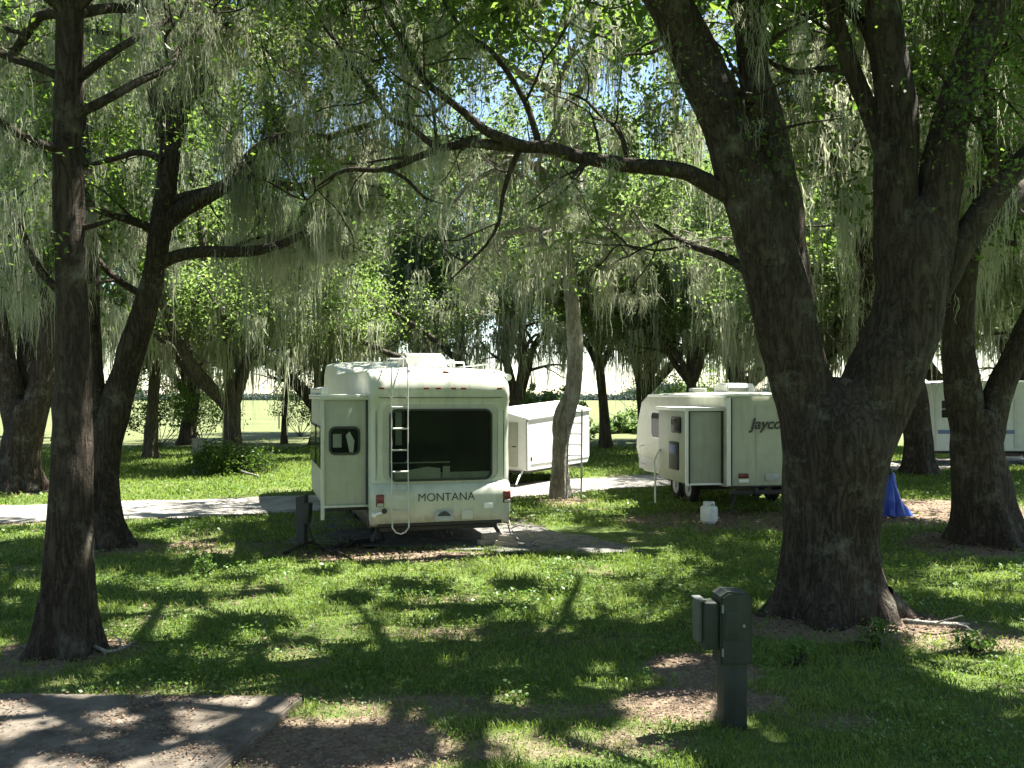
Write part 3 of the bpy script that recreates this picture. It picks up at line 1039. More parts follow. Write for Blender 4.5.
R5 = t.limb(px_rows([(945, 260, 0.150), (985, 225, 0.128, Y3 + .5), (1024, 190, 0.120, Y3 + .9), (1090, 150, 0.090, Y3 + 1.5), (1180, 90, 0.053, Y3 + 2)], Y3 + .2), spacing=.1)
H1 = t.limb(px_rows([(752, 208, 0.147), (735, 198, 0.126), (716, 188, 0.115), (688, 173, 0.105), (664, 168, 0.098), (628, 165, 0.087), (596, 160, 0.081), (572, 155, 0.073), (550, 148, 0.073), (527, 147, 0.070), (500, 146, 0.059), (470, 143, 0.055), (438, 147, 0.049), (412, 128, 0.038), (392, 120, 0.035), (376, 98, 0.032), (350, 60, 0.025), (322, 25, 0.014)], Y3), spacing=.07, amp=.2)
H2 = t.limb(px_rows([(530, 147, 0.061), (510, 141, 0.058), (485, 130, 0.054), (465, 113, 0.049), (448, 100, 0.045), (424, 80, 0.040), (408, 52, 0.035), (390, 20, 0.029), (372, -15, 0.022), (340, -60, 0.011)], Y3 - .1), spacing=.08, amp=.2)
H3 = t.limb(px_rows([(442, 148, .05), (415, 158, .04), (398, 166, .036), (375, 170, .032), (345, 170, .028), (318, 186, .012)], Y3 + .1), spacing=.1)
H4 = t.limb(px_rows([(385, 169, .025), (405, 178, .022), (425, 198, .018), (445, 204, .008)], Y3 + .1), spacing=.1)
H5 = t.limb(px_rows([(540, 150, .045), (532, 120, .04), (520, 92, .036), (492, 52, .03), (462, 28, .024), (430, -20, .012)], Y3 + .2), spacing=.1)
H6 = t.limb(px_rows([(602, 160, .02), (596, 130, .016), (590, 112, .008)], Y3), spacing=.1)
H7 = t.limb(px_rows([(748, 270, 0.070), (720, 255, 0.056, Y3 + .5), (690, 245, 0.042, Y3 + 1), (655, 225, 0.021, Y3 + 1.5)], Y3 + .2), spacing=.1)
L_ = [R3, R4, R5, H1, H2, H3, H4, H5, H7]
up_ = []
for rows, n in ((LL, 7), (R1, 6), (R2, 6), (LS, 4)):
    for k, m in ((-1, n), (int(len(rows) * .8), 3)):
        up_ += crown_limbs(t, rows[k, :3], m, 5.4, .12, (2, 50), 37 * n + 20 * m, wander=.45)
dress(t, up_, 4, 2.4, 3, 1.2, .45, .8, 0)
dress(t, L_, 7, 1.7, 4, .9, .32, .75, .5)
dress(t, [LL, LS, R1, R2], 5, 1.5, 4, .9, .40, .5, .9, t0=.35)
t.limb(px_rows([(800, 600, .16), (780, 612, .12), (758, 622, .08)], Y3 - .15), spacing=.1)
t.limb(px_rows([(880, 600, .2), (905, 618, .14), (930, 630, .09), (955, 640, .05)], Y3 - .2), spacing=.1)
finish(t, 'oak_tree', 'huge thick oak forking into heavy limbs, behind the green electrical post', per=62, rad=.42, L=.064, W=.032, moss_w=.0065, moss_len=(.3, 1.4), moss_per=26, moss_spread=.13, top=(t.base[0] + .3, t.base[1] - .3, 9.5, 7.0, 13.5, 5200), low=low_left,
       leaf_low=lambda px: np.interp(px, [-100, 300, 420, 640, 760, 1100], [180, 200, 150, 150, 260, 330]))

# oak with the ladder
t = Tree(G(560, 497), 51)
Y4 = t.base[1]
A = t.limb(px_rows([(560, 502, .25), (560, 470, .215), (561, 442, .205), (567, 415, .20), (573, 390, .195), (575, 345, .185), (571, 292, .17), (566, 240, .15), (561, 180, .125), (557, 110, .10), (553, 40, .07)], Y4), spacing=.1, flare=.3)
C2 = t.limb(px_rows([(561, 448, .11), (556, 430, .11), (559, 410, .10), (566, 396, .07)], Y4 - .1), spacing=.1)
L_ = []
for zz, n in ((6.6, 5), (7.4, 6), (8.6, 5), (10.2, 5), (11.5, 4)):
    k = np.argmin(np.abs(A[:, 2] - zz))
    L_ += crown_limbs(t, A[k, :3], n, 3.8 if zz > 6.5 else 3.0, .09, (-5, 50), 35 * n + zz * 60)
dress(t, L_, 6, 1.8, 4, 1.0, .34, .85, .6, ok=None)
finish(t, 'oak_tree', 'pale slender oak with an aluminium ladder leaning on it', bark=BARK_PALE, leaf=LEAF_BRIGHT, per=40, rad=.5, L=.14, W=.075, moss_w=.024, moss_len=(.5, 2.2), moss_per=12, moss_spread=.2,
       top=(t.base[0], t.base[1], 5.0, 8.5, 14.5, 250), low=lambda px: low_far(px) - 30, leaf_low=lambda px: np.full(len(px), 265.))

# forked oak at the far left
t = Tree(G(20, 491), 61)
Y5 = t.base[1]
L_ = []
t.limb(px_rows([(19, 496, .56), (21, 460, .5), (24, 425, .48), (26, 400, .36)], Y5), spacing=.12, flare=.5)
L_ += [t.limb(px_rows([(18, 430, .36), (8, 380, .32), (-4, 320, .28), (-12, 250, .24), (-30, 150, .18), (-60, 30, .1)], Y5), spacing=.15),
       t.limb(px_rows([(30, 430, .36), (42, 380, .3), (50, 325, .27), (44, 265, .25), (50, 180, .2), (75, 60, .12), (90, -40, .07)], Y5), spacing=.15),
       t.limb(px_rows([(25, 420, .3), (27, 350, .25), (33, 280, .2), (25, 180, .14), (10, 80, .08)], Y5 + .6), spacing=.15)]
for rows in L_[:3]:
    for f, n in ((.55, 4), (.75, 4), (1, 4)):
        L_ += crown_limbs(t, rows[min(len(rows) - 1, int(f * len(rows))), :3], n, 4.2, .09, (0, 45), 50 * n + 200 * f)
dress(t, L_, 5, 2.0, 4, 1.1, .5, .4, .3, ok=None)
finish(t, 'oak_tree', 'forked mossy oak across the gravel road, seen past the slim straight oak', per=40, rad=.55, L=.15, W=.08, moss_w=.028, moss_len=(.6, 2.4), moss_per=14, moss_spread=.22, top=(t.base[0], t.base[1], 7.5, 8.5, 15, 450), low=low_far, leaf_low=lambda px: np.full(len(px), 330.))

# oak behind the great oak, at the right
t = Tree(G(988, 541), 71)
Y6 = t.base[1]
t.limb(px_rows([(990, 548, .58), (984, 510, .5), (978, 470, .44), (976, 435, .43), (978, 410, .34)], Y6), spacing=.1, flare=.45)
L_ = [t.limb(px_rows([(972, 450, .34), (963, 390, .29), (958, 335, .26), (965, 265, .22), (985, 190, .18), (1000, 90, .13), (1010, -20, .08)], Y6), spacing=.12),
      t.limb(px_rows([(982, 450, .32), (998, 395, .24), (1016, 355, .21), (1040, 305, .19), (1090, 220, .15), (1150, 120, .1), (1220, 0, .05)], Y6), spacing=.12)]
for rows in L_[:2]:
    for f, n in ((.6, 4), (.8, 5), (1, 4)):
        L_ += crown_limbs(t, rows[min(len(rows) - 1, int(f * len(rows))), :3], n, 4.6, .1, (0, 50), 60 * n + 150 * f)
dress(t, L_, 5, 2.0, 4, 1.1, .45, .35, .3)
finish(t, 'oak_tree', 'dark oak leaning both ways beside the huge oak, in front of the blue striped camper', per=46, rad=.48, L=.115, W=.06, moss_w=.018, moss_len=(.5, 1.8), moss_per=14, moss_spread=.18, top=(t.base[0] + 1, t.base[1] + .5, 8.0, 7.2, 14, 3000), low=low_far, leaf_low=lambda px: np.full(len(px), 340.))

# two more trunks seen through the forks of the great oak
t = Tree(G(858, 508), 81)
Y8 = t.base[1]
A = t.limb(px_rows([(858, 512, .22), (860, 420, .19), (864, 340, .18), (867, 260, .16), (866, 150, .13), (862, 60, .08)], Y8), spacing=.15, flare=.3)
L_ = []
for zz, n in ((5.2, 4), (6.5, 5), (8, 5), (9.4, 4)):
    L_ += crown_limbs(t, A[np.argmin(np.abs(A[:, 2] - zz)), :3], n, 3.6, .08, (-5, 45), 45 * n + 70 * zz)
dress(t, L_, 5, 1.8, 4, 1.0, .45, .35, .3, ok=None)
t.moss_on(A, .15, .35)
finish(t, 'oak_tree', 'thin mossy oak seen between the two main limbs of the huge oak', per=42, rad=.5, L=.13, W=.07, moss_w=.022, moss_len=(.5, 2.2), moss_per=14, moss_spread=.2, low=low_far, leaf_low=lambda px: np.full(len(px), 325.))

t = Tree(G(918, 474), 91)
Y7 = t.base[1]
A = t.limb(px_rows([(918, 478, .5), (917, 440, .44), (914, 400, .42), (908, 350, .36), (898, 280, .3), (890, 190, .22), (880, 90, .12)], Y7), spacing=.2, flare=.4)
L_ = []
for zz, n in ((5.5, 5), (7.5, 5), (9.5, 5), (11.5, 5)):
    L_ += crown_limbs(t, A[np.argmin(np.abs(A[:, 2] - zz)), :3], n, 5.0, .12, (-5, 45), 45 * n + 70 * zz)
dress(t, L_, 5, 2.2, 4, 1.2, .55, .5, .4, ok=None)
finish(t, 'oak_tree', 'stout oak standing between the huge oak and the blue striped camper', per=38, rad=.65, L=.18, W=.095, moss_w=.032, moss_len=(.6, 2.4), moss_per=12, moss_spread=.25, top=(t.base[0], t.base[1], 6.5, 9, 16, 900), low=low_far, leaf_low=lambda px: np.full(len(px), 345.))


# ---------------------------------------------------------------- oaks across the road: four shapes, copied
def far_oak(seed, h0, r, nl, Ln, el, bright, dens=1.0):
    t = Tree((0, 0, 0), seed)
    rg = t.rg
    lean = rg.normal(0, .06, 2)
    r *= .85
    top = np.array([lean[0] * h0, lean[1] * h0, h0])
    t.limb(np.array([(0, 0, -.1, r * 1.1), (lean[0] * h0 * .3, lean[1] * h0 * .3, h0 * .45, r * .9), (*top, r * .85), (top[0], top[1], h0 + .5, r * .5)]), spacing=.2, flare=.5)
    limbs = []
    for i in range(nl):
        az = 2 * math.pi * (i + rg.random() * .6) / nl
        e_ = math.radians(el[0] + (el[1] - el[0]) * rg.random())
        d = (math.cos(az) * math.cos(e_), math.sin(az) * math.cos(e_), math.sin(e_))
        b = t.branch(top - np.array([0, 0, .3]), d, Ln * (.8 + .4 * rg.random()), r * .6, r * .12, .35, .02, 8)
        limbs.append(t.limb(b, spacing=.3, amp=.14))
    for rows in limbs:
        t.moss_on(rows, .45, .2)
        for a in t.spawn(rows, int(8 * dens), 3.0, .5, .15, .2, sides=6):
            t.moss_on(a, .55, .2)
            t.leaves_on(a, .7, .4, .35)
            for b in t.spawn(a, 4, 1.7, .5, .05, .25, sides=4, spacing=.4):
                t.leaves_on(b, .65, .3, .35)
                t.moss_on(b, .9, .4)
    for m in range(len(t.cl)):
        c = t.cl[m]; t.cl[m] = c[c[:, 2] > 4.3 + rg.random(len(c)) * 1.8]
    for m in range(len(t.moss)):
        c = t.moss[m]; t.moss[m] = c[c[:, 2] > 4.2]
    return finish(t, 'oak_tree', 'far oak', hero=False, bark=BARK_FAR, leaf=LEAF_BRIGHT if bright else LEAF, per=95, rad=.8, L=.145, W=.078, moss_w=.05, moss_len=(.7, 3.4), moss_per=11, moss_spread=.32)


def copy_tree(o, parent=None):
    c = o.copy()
    col.objects.link(c)
    c.parent = parent
    for ch in list(o.children):
        copy_tree(ch, c)
    return c


protos = [far_oak(101, 2.4, .48, 6, 10.0, (34, 78), True), far_oak(102, 1.7, .42, 5, 10.5, (38, 80), True), far_oak(103, 3.4, .30, 7, 8.5, (35, 82), True), far_oak(104, 3.0, .18, 5, 5.0, (40, 78), True, .7)]
FAR = [  # px, Y, shape, scale, turn, label
    (150, 36, 2, 1.0, 20, 'dark oak trunk left of the bush clump, across the gravel road'),
    (187, 46, 0, .95, 140, 'oak at the field edge between the dark trunk and the bush clump'),
    (232, 31, 0, .82, 215, 'moss draped oak rising out of the bush clump across the road'),
    (284, 47, 3, 1.0, 0, 'lone thin tree at the edge of the bright field'),
    (318, 46, 1, 1.0, 200, 'forked oak showing over the slide-out room of the large trailer'),
    (352, 58, 0, 1.05, 290, 'oak behind the front roof of the large trailer'),
    (415, 44, 2, 1.05, 45, 'oak behind the roof air conditioner of the large trailer'),
    (520, 38, 1, .95, 160, 'oak with a dark fork just past the end of the large trailer'),
    (606, 43, 2, 1.0, 250, 'oak beside the ladder tree, behind the white camper'),
    (646, 50, 0, 1.0, 330, 'oak at the field edge between the ladder and the cream trailer'),
    (690, 37, 2, .95, 115, 'oak directly behind the cream trailer roof'),
    (738, 46, 0, 1.05, 10, 'oak far behind the cream trailer and the huge oak'),
    (800, 34, 1, 1.0, 220, 'oak hidden mostly by the left limb of the huge oak'),
    (845, 48, 2, 1.1, 60, 'oak in the far gap between the huge oak limbs'),
    (952, 43, 0, 1.0, 180, 'oak behind the end of the blue striped camper'),
    (1010, 38, 1, 1.0, 270, 'oak behind the middle of the blue striped camper'),
    (1075, 30, 0, .95, 35, 'oak hanging over the edge of the view at the striped camper'),
    (-25, 38, 0, 1.0, 310, 'oak at the field edge past the forked mossy oak'),
    (60, 50, 1, 1.0, 85, 'oak behind the two stemmed leaning oak, at the field edge'),
    (-110, 30, 1, 1.0, 190, 'oak spreading in over the gravel road from the left edge'),
]
used = set()
for (px, Y, k, s, rz, lab) in FAR:
    o = protos[k] if k not in used else copy_tree(protos[k])
    used.add(k)
    o.location = ((px - CX) / FOC * Y, Y, 0)
    o.rotation_euler = (0, 0, math.radians(rz))
    o.scale = (s, s, s * R.uniform(.95, 1.1) * (1.12 if Y > 40 else 1.03))
    tag(o, lab, 'tree', 'oaks across the gravel road')


# shrubs
def shrub(px, py, n, rad, h, label, leaf, seed, L=.06, stems=9, name='shrub', crad=.28, per=60, lift=.08):
    b = G(px, py)
    t = Tree(b, seed)
    for i in range(stems):
        az = t.rg.random() * 6.28
        d = (math.cos(az) * .7, math.sin(az) * .7, .8)
        rows = catmull(t.branch(np.array([b.x, b.y, -.03]), d, h * 1.1, .02, .006, .4, .05), .15)
        t.tube(rows, 5, seal=False)
    C = t.rg.normal(0, 1, (n, 3)); C /= np.linalg.norm(C, axis=1, keepdims=True)
    C *= t.rg.random((n, 1)) ** .4
    C[:, 2] = np.abs(C[:, 2])
    C = C * np.array([rad, rad * .8, h]) * (.75 + .5 * fbm(C * 2 + seed, 2))[:, None] + np.array([b.x, b.y, lift])
    t.cl.append(C)
    root = empty(name, tuple(b)); tag(root, label, {'weed_plant': 'plant', 'bushy_tree': 'tree'}.get(name, 'shrub'))
    np_mesh('stem', np.concatenate(t.V) - t.base, np.concatenate(t.F), BARK_FAR, root, True)
    V_, F_ = leaf_verts(t.rg, C, per, crad, L * 1.6, L * .85, .9)
    np_mesh('crown', V_ - t.base, F_, leaf, root)


shrub(214, 474, 60, 1.0, .9, 'dark bushy clump at the foot of the moss draped oak', LEAF, 201)
shrub(252, 473, 45, .7, .75, 'smaller leafy shrub at the end of the dark bushy clump', LEAF, 202)
shrub(548, 440, 150, 2.6, 2.9, 'large rounded green bush behind the white camper', LEAF_BRIGHT, 203, .16, 14)
shrub(497, 437, 90, 2.0, 2.2, 'green bush between the large trailer and the rounded bush', LEAF_BRIGHT, 204, .16, 14)
shrub(640, 433, 110, 3.0, 1.3, 'low spreading shrub at the field edge past the ladder', LEAF_BRIGHT, 205, .16, 14)

for k_, (px_, py_, r_, h_, lab_) in enumerate([(158, 447, 2.3, 4.6, 'dark bushy tree at the field edge, behind the dark oak trunk'), (203, 443, 1.9, 3.8, 'dark bushy tree at the field edge, beside the bush clump oak'),
                                            (300, 436, 2.0, 4.4, 'bushy tree by the lone thin tree, beyond the slide-out room'), (668, 440, 2.6, 4.6, 'bushy tree behind the low end of the cream trailer'),
                                            (726, 437, 3.0, 5.2, 'bushy tree behind the middle of the cream trailer'), (468, 436, 2.4, 4.4, 'bushy tree behind the rear window side of the large trailer')]):
    shrub(px_, py_, 85, r_, h_, lab_, LEAF, 400 + k_, .095, 12, 'bushy_tree', .5, 50, 1.0)
for k_, (px_, py_, n_, r_, h_, lab_) in enumerate([(877, 646, 26, .17, .24, 'leafy weed plant at the foot of the huge oak, beside its root'), (797, 664, 16, .12, .16, 'small weed plant on the bare soil before the huge oak'),
                                                  (975, 652, 22, .2, .16, 'low weed plant in the grass past the root of the huge oak'), (700, 640, 14, .14, .12, 'tuft of weeds just behind the green electrical post'),
                                                  (206, 575, 20, .18, .2, 'weed plant in the lawn between the leaning oak and the large trailer')]):
    shrub(px_, py_, n_, r_, h_, lab_, WEED, 300 + k_, .032, 7, 'weed_plant', .06, 10)

# far wood beyond the pasture
n = 9000
x = rng.uniform(-420, 420, n); y = rng.uniform(430, 470, n)
hh = 22 * np.clip(fbm2(x, y * 0, .028, 4) - .40, .02, 1)
C = np.stack([x, y, hh * rng.random(n) ** .7], 1)
V_, F_ = leaf_verts(rng, C, 14, 2.2, 1.5, 1.0, .8)
WOOD = leaf_mat('hazed_wood_leaf', [(0.0, (0.04, 0.056, 0.05)), (1.0, (0.075, 0.095, 0.08))], (1.2, 1.3, 1.1), .2, .9, .05)  # bluish distance haze is mixed into the leaf colour
tag(np_mesh('treeline', V_, F_, WOOD), 'low far wood along the end of the pasture', kind='stuff')
# ---------------------------------------------------------------- trailers
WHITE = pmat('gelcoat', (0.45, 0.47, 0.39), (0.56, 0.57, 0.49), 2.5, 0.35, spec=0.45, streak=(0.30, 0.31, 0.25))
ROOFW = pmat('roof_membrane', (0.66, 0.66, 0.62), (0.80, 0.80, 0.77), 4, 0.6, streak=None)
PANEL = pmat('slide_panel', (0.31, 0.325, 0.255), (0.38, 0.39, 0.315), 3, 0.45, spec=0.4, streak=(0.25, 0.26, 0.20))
TRIM = pmat('white_trim', (0.74, 0.74, 0.71), (0.82, 0.82, 0.79), 8, 0.4)
ALU = pmat('aluminium', (0.68, 0.68, 0.68), (0.80, 0.80, 0.80), 20, 0.32, metal=0.6)
BLACKP = pmat('black_paint', (0.012, 0.012, 0.012), (0.028, 0.026, 0.024), 9, 0.55)
RUBBER = pmat('rubber', (0.012, 0.012, 0.012), (0.03, 0.029, 0.027), 12, 0.8, spec=0.2)
GASKET = pmat('dark_gasket', (0.02, 0.021, 0.02), (0.035, 0.036, 0.033), 12, 0.6)
REDL = pmat('red_lens', (0.11, 0.012, 0.012), (0.17, 0.02, 0.018), 14, 0.25)
AMBER = pmat('amber_lens', (0.30, 0.07, 0.015), (0.36, 0.09, 0.02), 14, 0.25)
LETTER = pmat('dark_lettering', (0.025, 0.028, 0.03), (0.04, 0.042, 0.045), 14, 0.4)
GREYL = pmat('grey_plate', (0.32, 0.33, 0.30), (0.42, 0.43, 0.40), 9, 0.5)
FABRIC = pmat('cream_fabric', (0.55, 0.53, 0.48), (0.65, 0.63, 0.58), 12, 0.9)
DARKROOM = pmat('dark_interior', (0.012, 0.014, 0.012), (0.02, 0.022, 0.02), 3, 0.9)  # near-black paint standing for the unlit room behind the glass


def glass_mat(name, tint, fac):
    m, n, l, b = new_mat(name)
    b.inputs['Base Color'].default_value = (0.01, 0.012, 0.011, 1)
    b.inputs['Roughness'].default_value = 0.06
    b.inputs['Specular IOR Level'].default_value = 0.12
    tr = n.new('ShaderNodeBsdfTransparent'); tr.inputs[0].default_value = (*tint, 1)
    ms = n.new('ShaderNodeMixShader')
    tc = n.new('ShaderNodeTexCoord')
    nz = n.new('ShaderNodeTexNoise'); nz.inputs['Scale'].default_value = 1.5
    l.new(tc.outputs['Object'], nz.inputs['Vector'])
    bp = n.new('ShaderNodeBump'); bp.inputs['Strength'].default_value = 0.03
    l.new(nz.outputs['Fac'], bp.inputs['Height']); l.new(bp.outputs[0], b.inputs['Normal'])
    ms.inputs[0].default_value = fac
    l.new(b.outputs[0], ms.inputs[1]); l.new(tr.outputs[0], ms.inputs[2])
    l.new(ms.outputs[0], n['Material Output'].inputs[0])
    return m


GLASS = glass_mat('tinted_glass', (.9, .95, .9), 0.72)
DGLASS = glass_mat('dark_glass', (.5, .55, .5), 0.25)


def body_mesh(name, prof, hw, rr, rt, mat, parent, hy=(None, None)):
    """trailer shell: side profile (y, z, kind) swept over the width; kind r rear, f front, t roof, '' none. Corners rounded by rr (rear/front) and rt (roof)"""
    xs_ = [-hw]
    R_ = max(rr, rt)
    for k in range(1, 8):
        xs_.append(-hw + R_ * (1 - math.cos(math.pi / 2 * k / 7)))
    xs_ += [-hw * .45, -hw * .15]
    xs_ = xs_ + [-v for v in xs_[::-1]]
    rows = []
    for xx in xs_:
        def ins(r):
            d = abs(xx) - (hw - r)
            return 0 if d <= 0 else r - math.sqrt(max(0, r * r - d * d))
        row = []
        for (y_, z_, k_) in prof:
            if 'r' in k_: y_ = y_ + ins(rr)
            if 'f' in k_: y_ = y_ - ins(rr)
            if 't' in k_: z_ = z_ - ins(rt) * .8 + (1 - (xx / hw) ** 2) * .05
            row.append((xx, y_, z_))
        rows.append(row)
    bm = bmesh.new()
    vs = [[bm.verts.new(p) for p in row] for row in rows]
    n = len(prof)
    for a in range(len(rows) - 1):
        for i in range(n):
            bm.faces.new((vs[a][i], vs[a][(i + 1) % n], vs[a + 1][(i + 1) % n], vs[a + 1][i]))
    bm.faces.new(vs[0]); bm.faces.new(vs[-1][::-1])
    m = MB(); m.bm.free(); m.bm = bm
    return m.build(name, mat, parent, True, 40)


def window_y(root, x0, x1, z0, z1, y, rad=.08, depth=.05, fr=.035, glass=GLASS, rear=True, dark=True):
    """window in a face that looks along -y: frame ring, black plate standing for the unlit room, pane"""
    s = -1 if rear else 1
    f = MB()
    o_, i_ = rrect(x0 - fr, x1 + fr, z0 - fr, z1 + fr, rad + fr, 6), rrect(x0, x1, z0, z1, rad, 6)
    ring(f, o_, i_, y, y + s * depth)
    fo = f.build('window', GASKET, root)
    if dark:
        MB().prism(rrect(x0 + .002, x1 - .002, z0 + .002, z1 - .002, rad, 6), y + s * .006, y + s * .002).build('dark_backing', DARKROOM, fo)
    MB().prism(i_, y + s * (depth - .012), y + s * (depth - .018)).build('pane', glass, fo)
    return fo


def ring(mb, outer, inner, y0, y1):
    n = len(outer)
    bm = mb.bm
    v = [[bm.verts.new((p[0], yy, p[1])) for p in pl] for pl in (outer, inner) for yy in (y0, y1)]
    o0, o1, i0, i1 = v
    for k in range(n):
        j = (k + 1) % n
        bm.faces.new((o1[k], o1[j], i1[j], i1[k]))
        bm.faces.new((o0[k], o1[k], o1[j], o0[j])) if False else bm.faces.new((o0[k], o0[j], o1[j], o1[k]))
        bm.faces.new((i0[k], i1[k], i1[j], i0[j]))


def window_x(root, y0, y1, z0, z1, x, rad=.06, depth=.03, fr=.03, glass=DGLASS, side=-1, trim=GASKET):
    """window in a face that looks along -x (side -1) or +x"""
    f = MB()
    f.prism(rrect(y0 - fr, y1 + fr, z0 - fr, z1 + fr, rad + fr, 5), x, x + side * depth, 'x', .006)
    fo = f.build('window', trim, root)
    MB().prism(rrect(y0, y1, z0, z1, rad, 5), x + side * (depth + .001), x + side * (depth + .006), 'x').build('pane', glass, fo)
    return fo


def wheel(root, x, y, r=.36, wd=.22, side=-1):
    m = MB()
    m.tube([(x, y + r * .80 * math.cos(a), r + r * .80 * math.sin(a)) for a in np.linspace(0, 2 * math.pi, 29)], wd * .5, 10)
    ty = m.build('wheel', RUBBER, root)
    h = MB(); h.cyl((x - wd * .4, y, r), (x + wd * .4, y, r), r * .62, n=24).cyl((x + side * wd * .4, y, r), (x + side * wd * .55, y, r), r * .25, n=16)
    h.build('rim', GREYL, ty)


# --- the large trailer with its rear toward the camera
A1 = math.radians(16)
big = empty('fifth_wheel_trailer', (-1.17, 15.0, 0), A1)
tag(big, 'large white trailer with a wide dark rear window, slide-out room and rear ladder', 'trailer')
prof = [(.22, .36, ''), (.04, .44, 'r'), (-.05, .58, 'r'), (-.09, .80, 'r'), (-.085, .94, 'r'), (-.03, 1.04, 'r'), (.05, 1.10, 'r'), (.065, 1.5, 'r'), (.065, 2.0, 'r'), (.055, 2.32, 'r'), (.03, 2.46, 'r'), (-.01, 2.56, 'r'),
        (.02, 2.72, 'rt'), (.12, 2.86, 'rt'), (.30, 2.95, 't'), (.7, 2.99, 't'), (3.0, 3.02, 't'), (6.1, 3.05, 't'), (6.6, 3.22, 't'), (7.4, 3.32, 't'), (9.4, 3.34, 'tf'), (9.9, 3.15, 'tf'), (10.1, 2.6, 'f'), (9.9, 1.9, 'f'), (9.5, 1.62, 'f'),
        (7.6, 1.55, ''), (7.5, .62, ''), (7.3, .40, '')]
body_mesh('body', prof, 1.2, .13, .10, WHITE, big)
# raised moulding round the rear window
m = MB(); ring(m, rrect(-1.06, 1.06, 1.09, 2.50, .22, 6), rrect(-.98, .98, 1.12, 2.40, .16, 6), .07, .035); m.build('rear_moulding', WHITE, big)
wf = window_y(big, -.84, .84, 1.15, 2.29, .062, .1, .075, .03, GLASS)
MB().prism([(-.80, 1.16), (-.02, 1.16), (-.02, 1.33), (-.25, 1.36), (-.55, 1.31), (-.80, 1.28)], .03, .012).build('cushion', FABRIC, wf)
MB().prism([(.02, 1.17), (.14, 1.17), (.14, 1.36), (.02, 1.36)], .03, .012).build('cushion', FABRIC, wf)
MB().box((-.35, .022, 1.43), (.98, .012, .02)).build('sofa_lit_line', GREYL, wf)  # pale bar standing for the lit top line of the sofa
MB().box((-.72, .025, 2.0), (.10, .012, .55)).build('curtain', GREYL, wf)
for x_ in (-1.04, 1.1):
    lt = MB().box((x_, -.075, .83), (.13, .09, .20), .015).build('tail_light', REDL, big)
    MB().box((x_, -.125, .765), (.10, .012, .05), .004).build('reverse_lens', GREYL, lt)
for x_ in (-.26, -.06, .20, .37, 1.0, -1.0):
    MB().box((x_, .0, 2.66), (.085, .05, .03), .008).build('marker_light', REDL, big)
MB().box((.1, .15, 2.935), (.10, .04, .03), .005).build('marker_light', AMBER, big)
text('lettering', 'MONTANA', .19, LETTER, big, (.06, -.094, .855), (math.radians(88), 0, 0), .003, .0, 'CENTER', .0)
lp = MB().box((.02, -.098, .55), (.32, .02, .17), .004, Matrix.Rotation(math.radians(-18), 3, 'X')).build('licence_plate', GREYL, big)
m = MB(); m.prism([(-.10, .545), (.14, .545), (.10, .59), (.05, .625), (.0, .625), (-.06, .59)], -.092, -.114, 'y'); m.build('plate_emblem', LETTER, lp)
MB().box((.42, -.06, .555), (.2, .03, .15), .01).build('plate_light_panel', WHITE, big)
m = MB()
for x_ in (-1.085, 1.085): m.box((x_, .068, 1.72), (.008, .03, 1.15), .002)
m.box((0, -.005, 2.505), (2.1, .012, .010), .002)
m.build('rear_seam', GASKET, big)
m = MB(); m.cyl((-1.05, .10, .40), (1.05, .10, .40), .045, n=12).build('bumper', BLACKP, big)
MB().box((.78, -.095, .70), (.16, .02, .10), .012).build('access_hatch', TRIM, big)
MB().cyl((-.97, -.088, .66), (-.97, -.102, .66), .045, n=16).build('cable_inlet', GASKET, big)
MB().box((-1.2, 3.6, .53), (.02, 7.0, .34), .004).build('under_shade_panel', BLACKP, big)  # black strip added on the wall to stand for the shade beneath
# rear ladder
lad = MB()
lx0, lx1 = -.855, -.585
for x_ in (lx0, lx1):
    lad.tube([(x_, .42, 3.16), (x_, .10, 3.16), (x_, -.06, 3.06), (x_, -.10, 2.8), (x_, -.10, 1.5), (x_, -.17, .95), (x_, -.19, .52)], .0105, 8)
for z_ in (2.35, 2.0, 1.65, 1.30, .98, .68):
    lad.tube([(lx0, -.10 if z_ > 1.4 else -.155, z_), (lx1, -.10 if z_ > 1.4 else -.155, z_)], .016, 8)
lad.tube([(lx0, -.19, .52), (lx0, -.20, .40), (lx0 + .06, -.20, .32), ((lx0 + lx1) / 2, -.20, .295), (lx1 - .06, -.20, .32), (lx1, -.20, .40), (lx1, -.19, .52)], .014, 8)
for z_ in (2.5, 1.45):
    for x_ in (lx0, lx1): lad.tube([(x_, -.10, z_), (x_, .06, z_)], .012, 6)
lad.tube([(lx0, .42, 3.16), (lx0, .42, 2.98)], .0125, 6).tube([(lx1, .42, 3.16), (lx1, .42, 2.98)], .0125, 6).tube([(lx0, .42, 3.16), (lx1, .42, 3.16)], .0125, 6)
lad.build('ladder', pmat('ladder_tube', (.36, .37, .34), (.5, .51, .47), 9, .4, metal=.2), big)
# roof equipment
ac = MB(); ac.prism([(1.6, 3.05), (2.55, 3.05), (2.52, 3.20), (2.35, 3.30), (1.9, 3.33), (1.68, 3.28)], -.36, .42, 'x', .05).build('air_conditioner', GREYL, big)
for (x_, y_, s_) in ((.55, 3.2, .36), (-.5, 4.3, .36), (.5, 5.2, .4)):
    v = MB().box((x_, y_, 3.11), (s_, s_, .10), .03).build('roof_vent', TRIM, big)
for x_ in (-1.05, 1.05):
    m = MB(); m.tube([(x_, .9, 2.96), (x_, .9, 3.11), (x_, 4.0, 3.13), (x_, 4.0, 2.98)], .014, 6).build('roof_rail', ALU, big)
m = MB(); m.tube([(.9, 2.2, 3.0), (.9, 2.3, 3.18), (.2, 3.2, 3.22), (.2, 3.25, 3.03)], .02, 6); m.box((.55, 2.7, 3.23), (.5, .06, .04), .01); m.build('television_antenna', ALU, big)
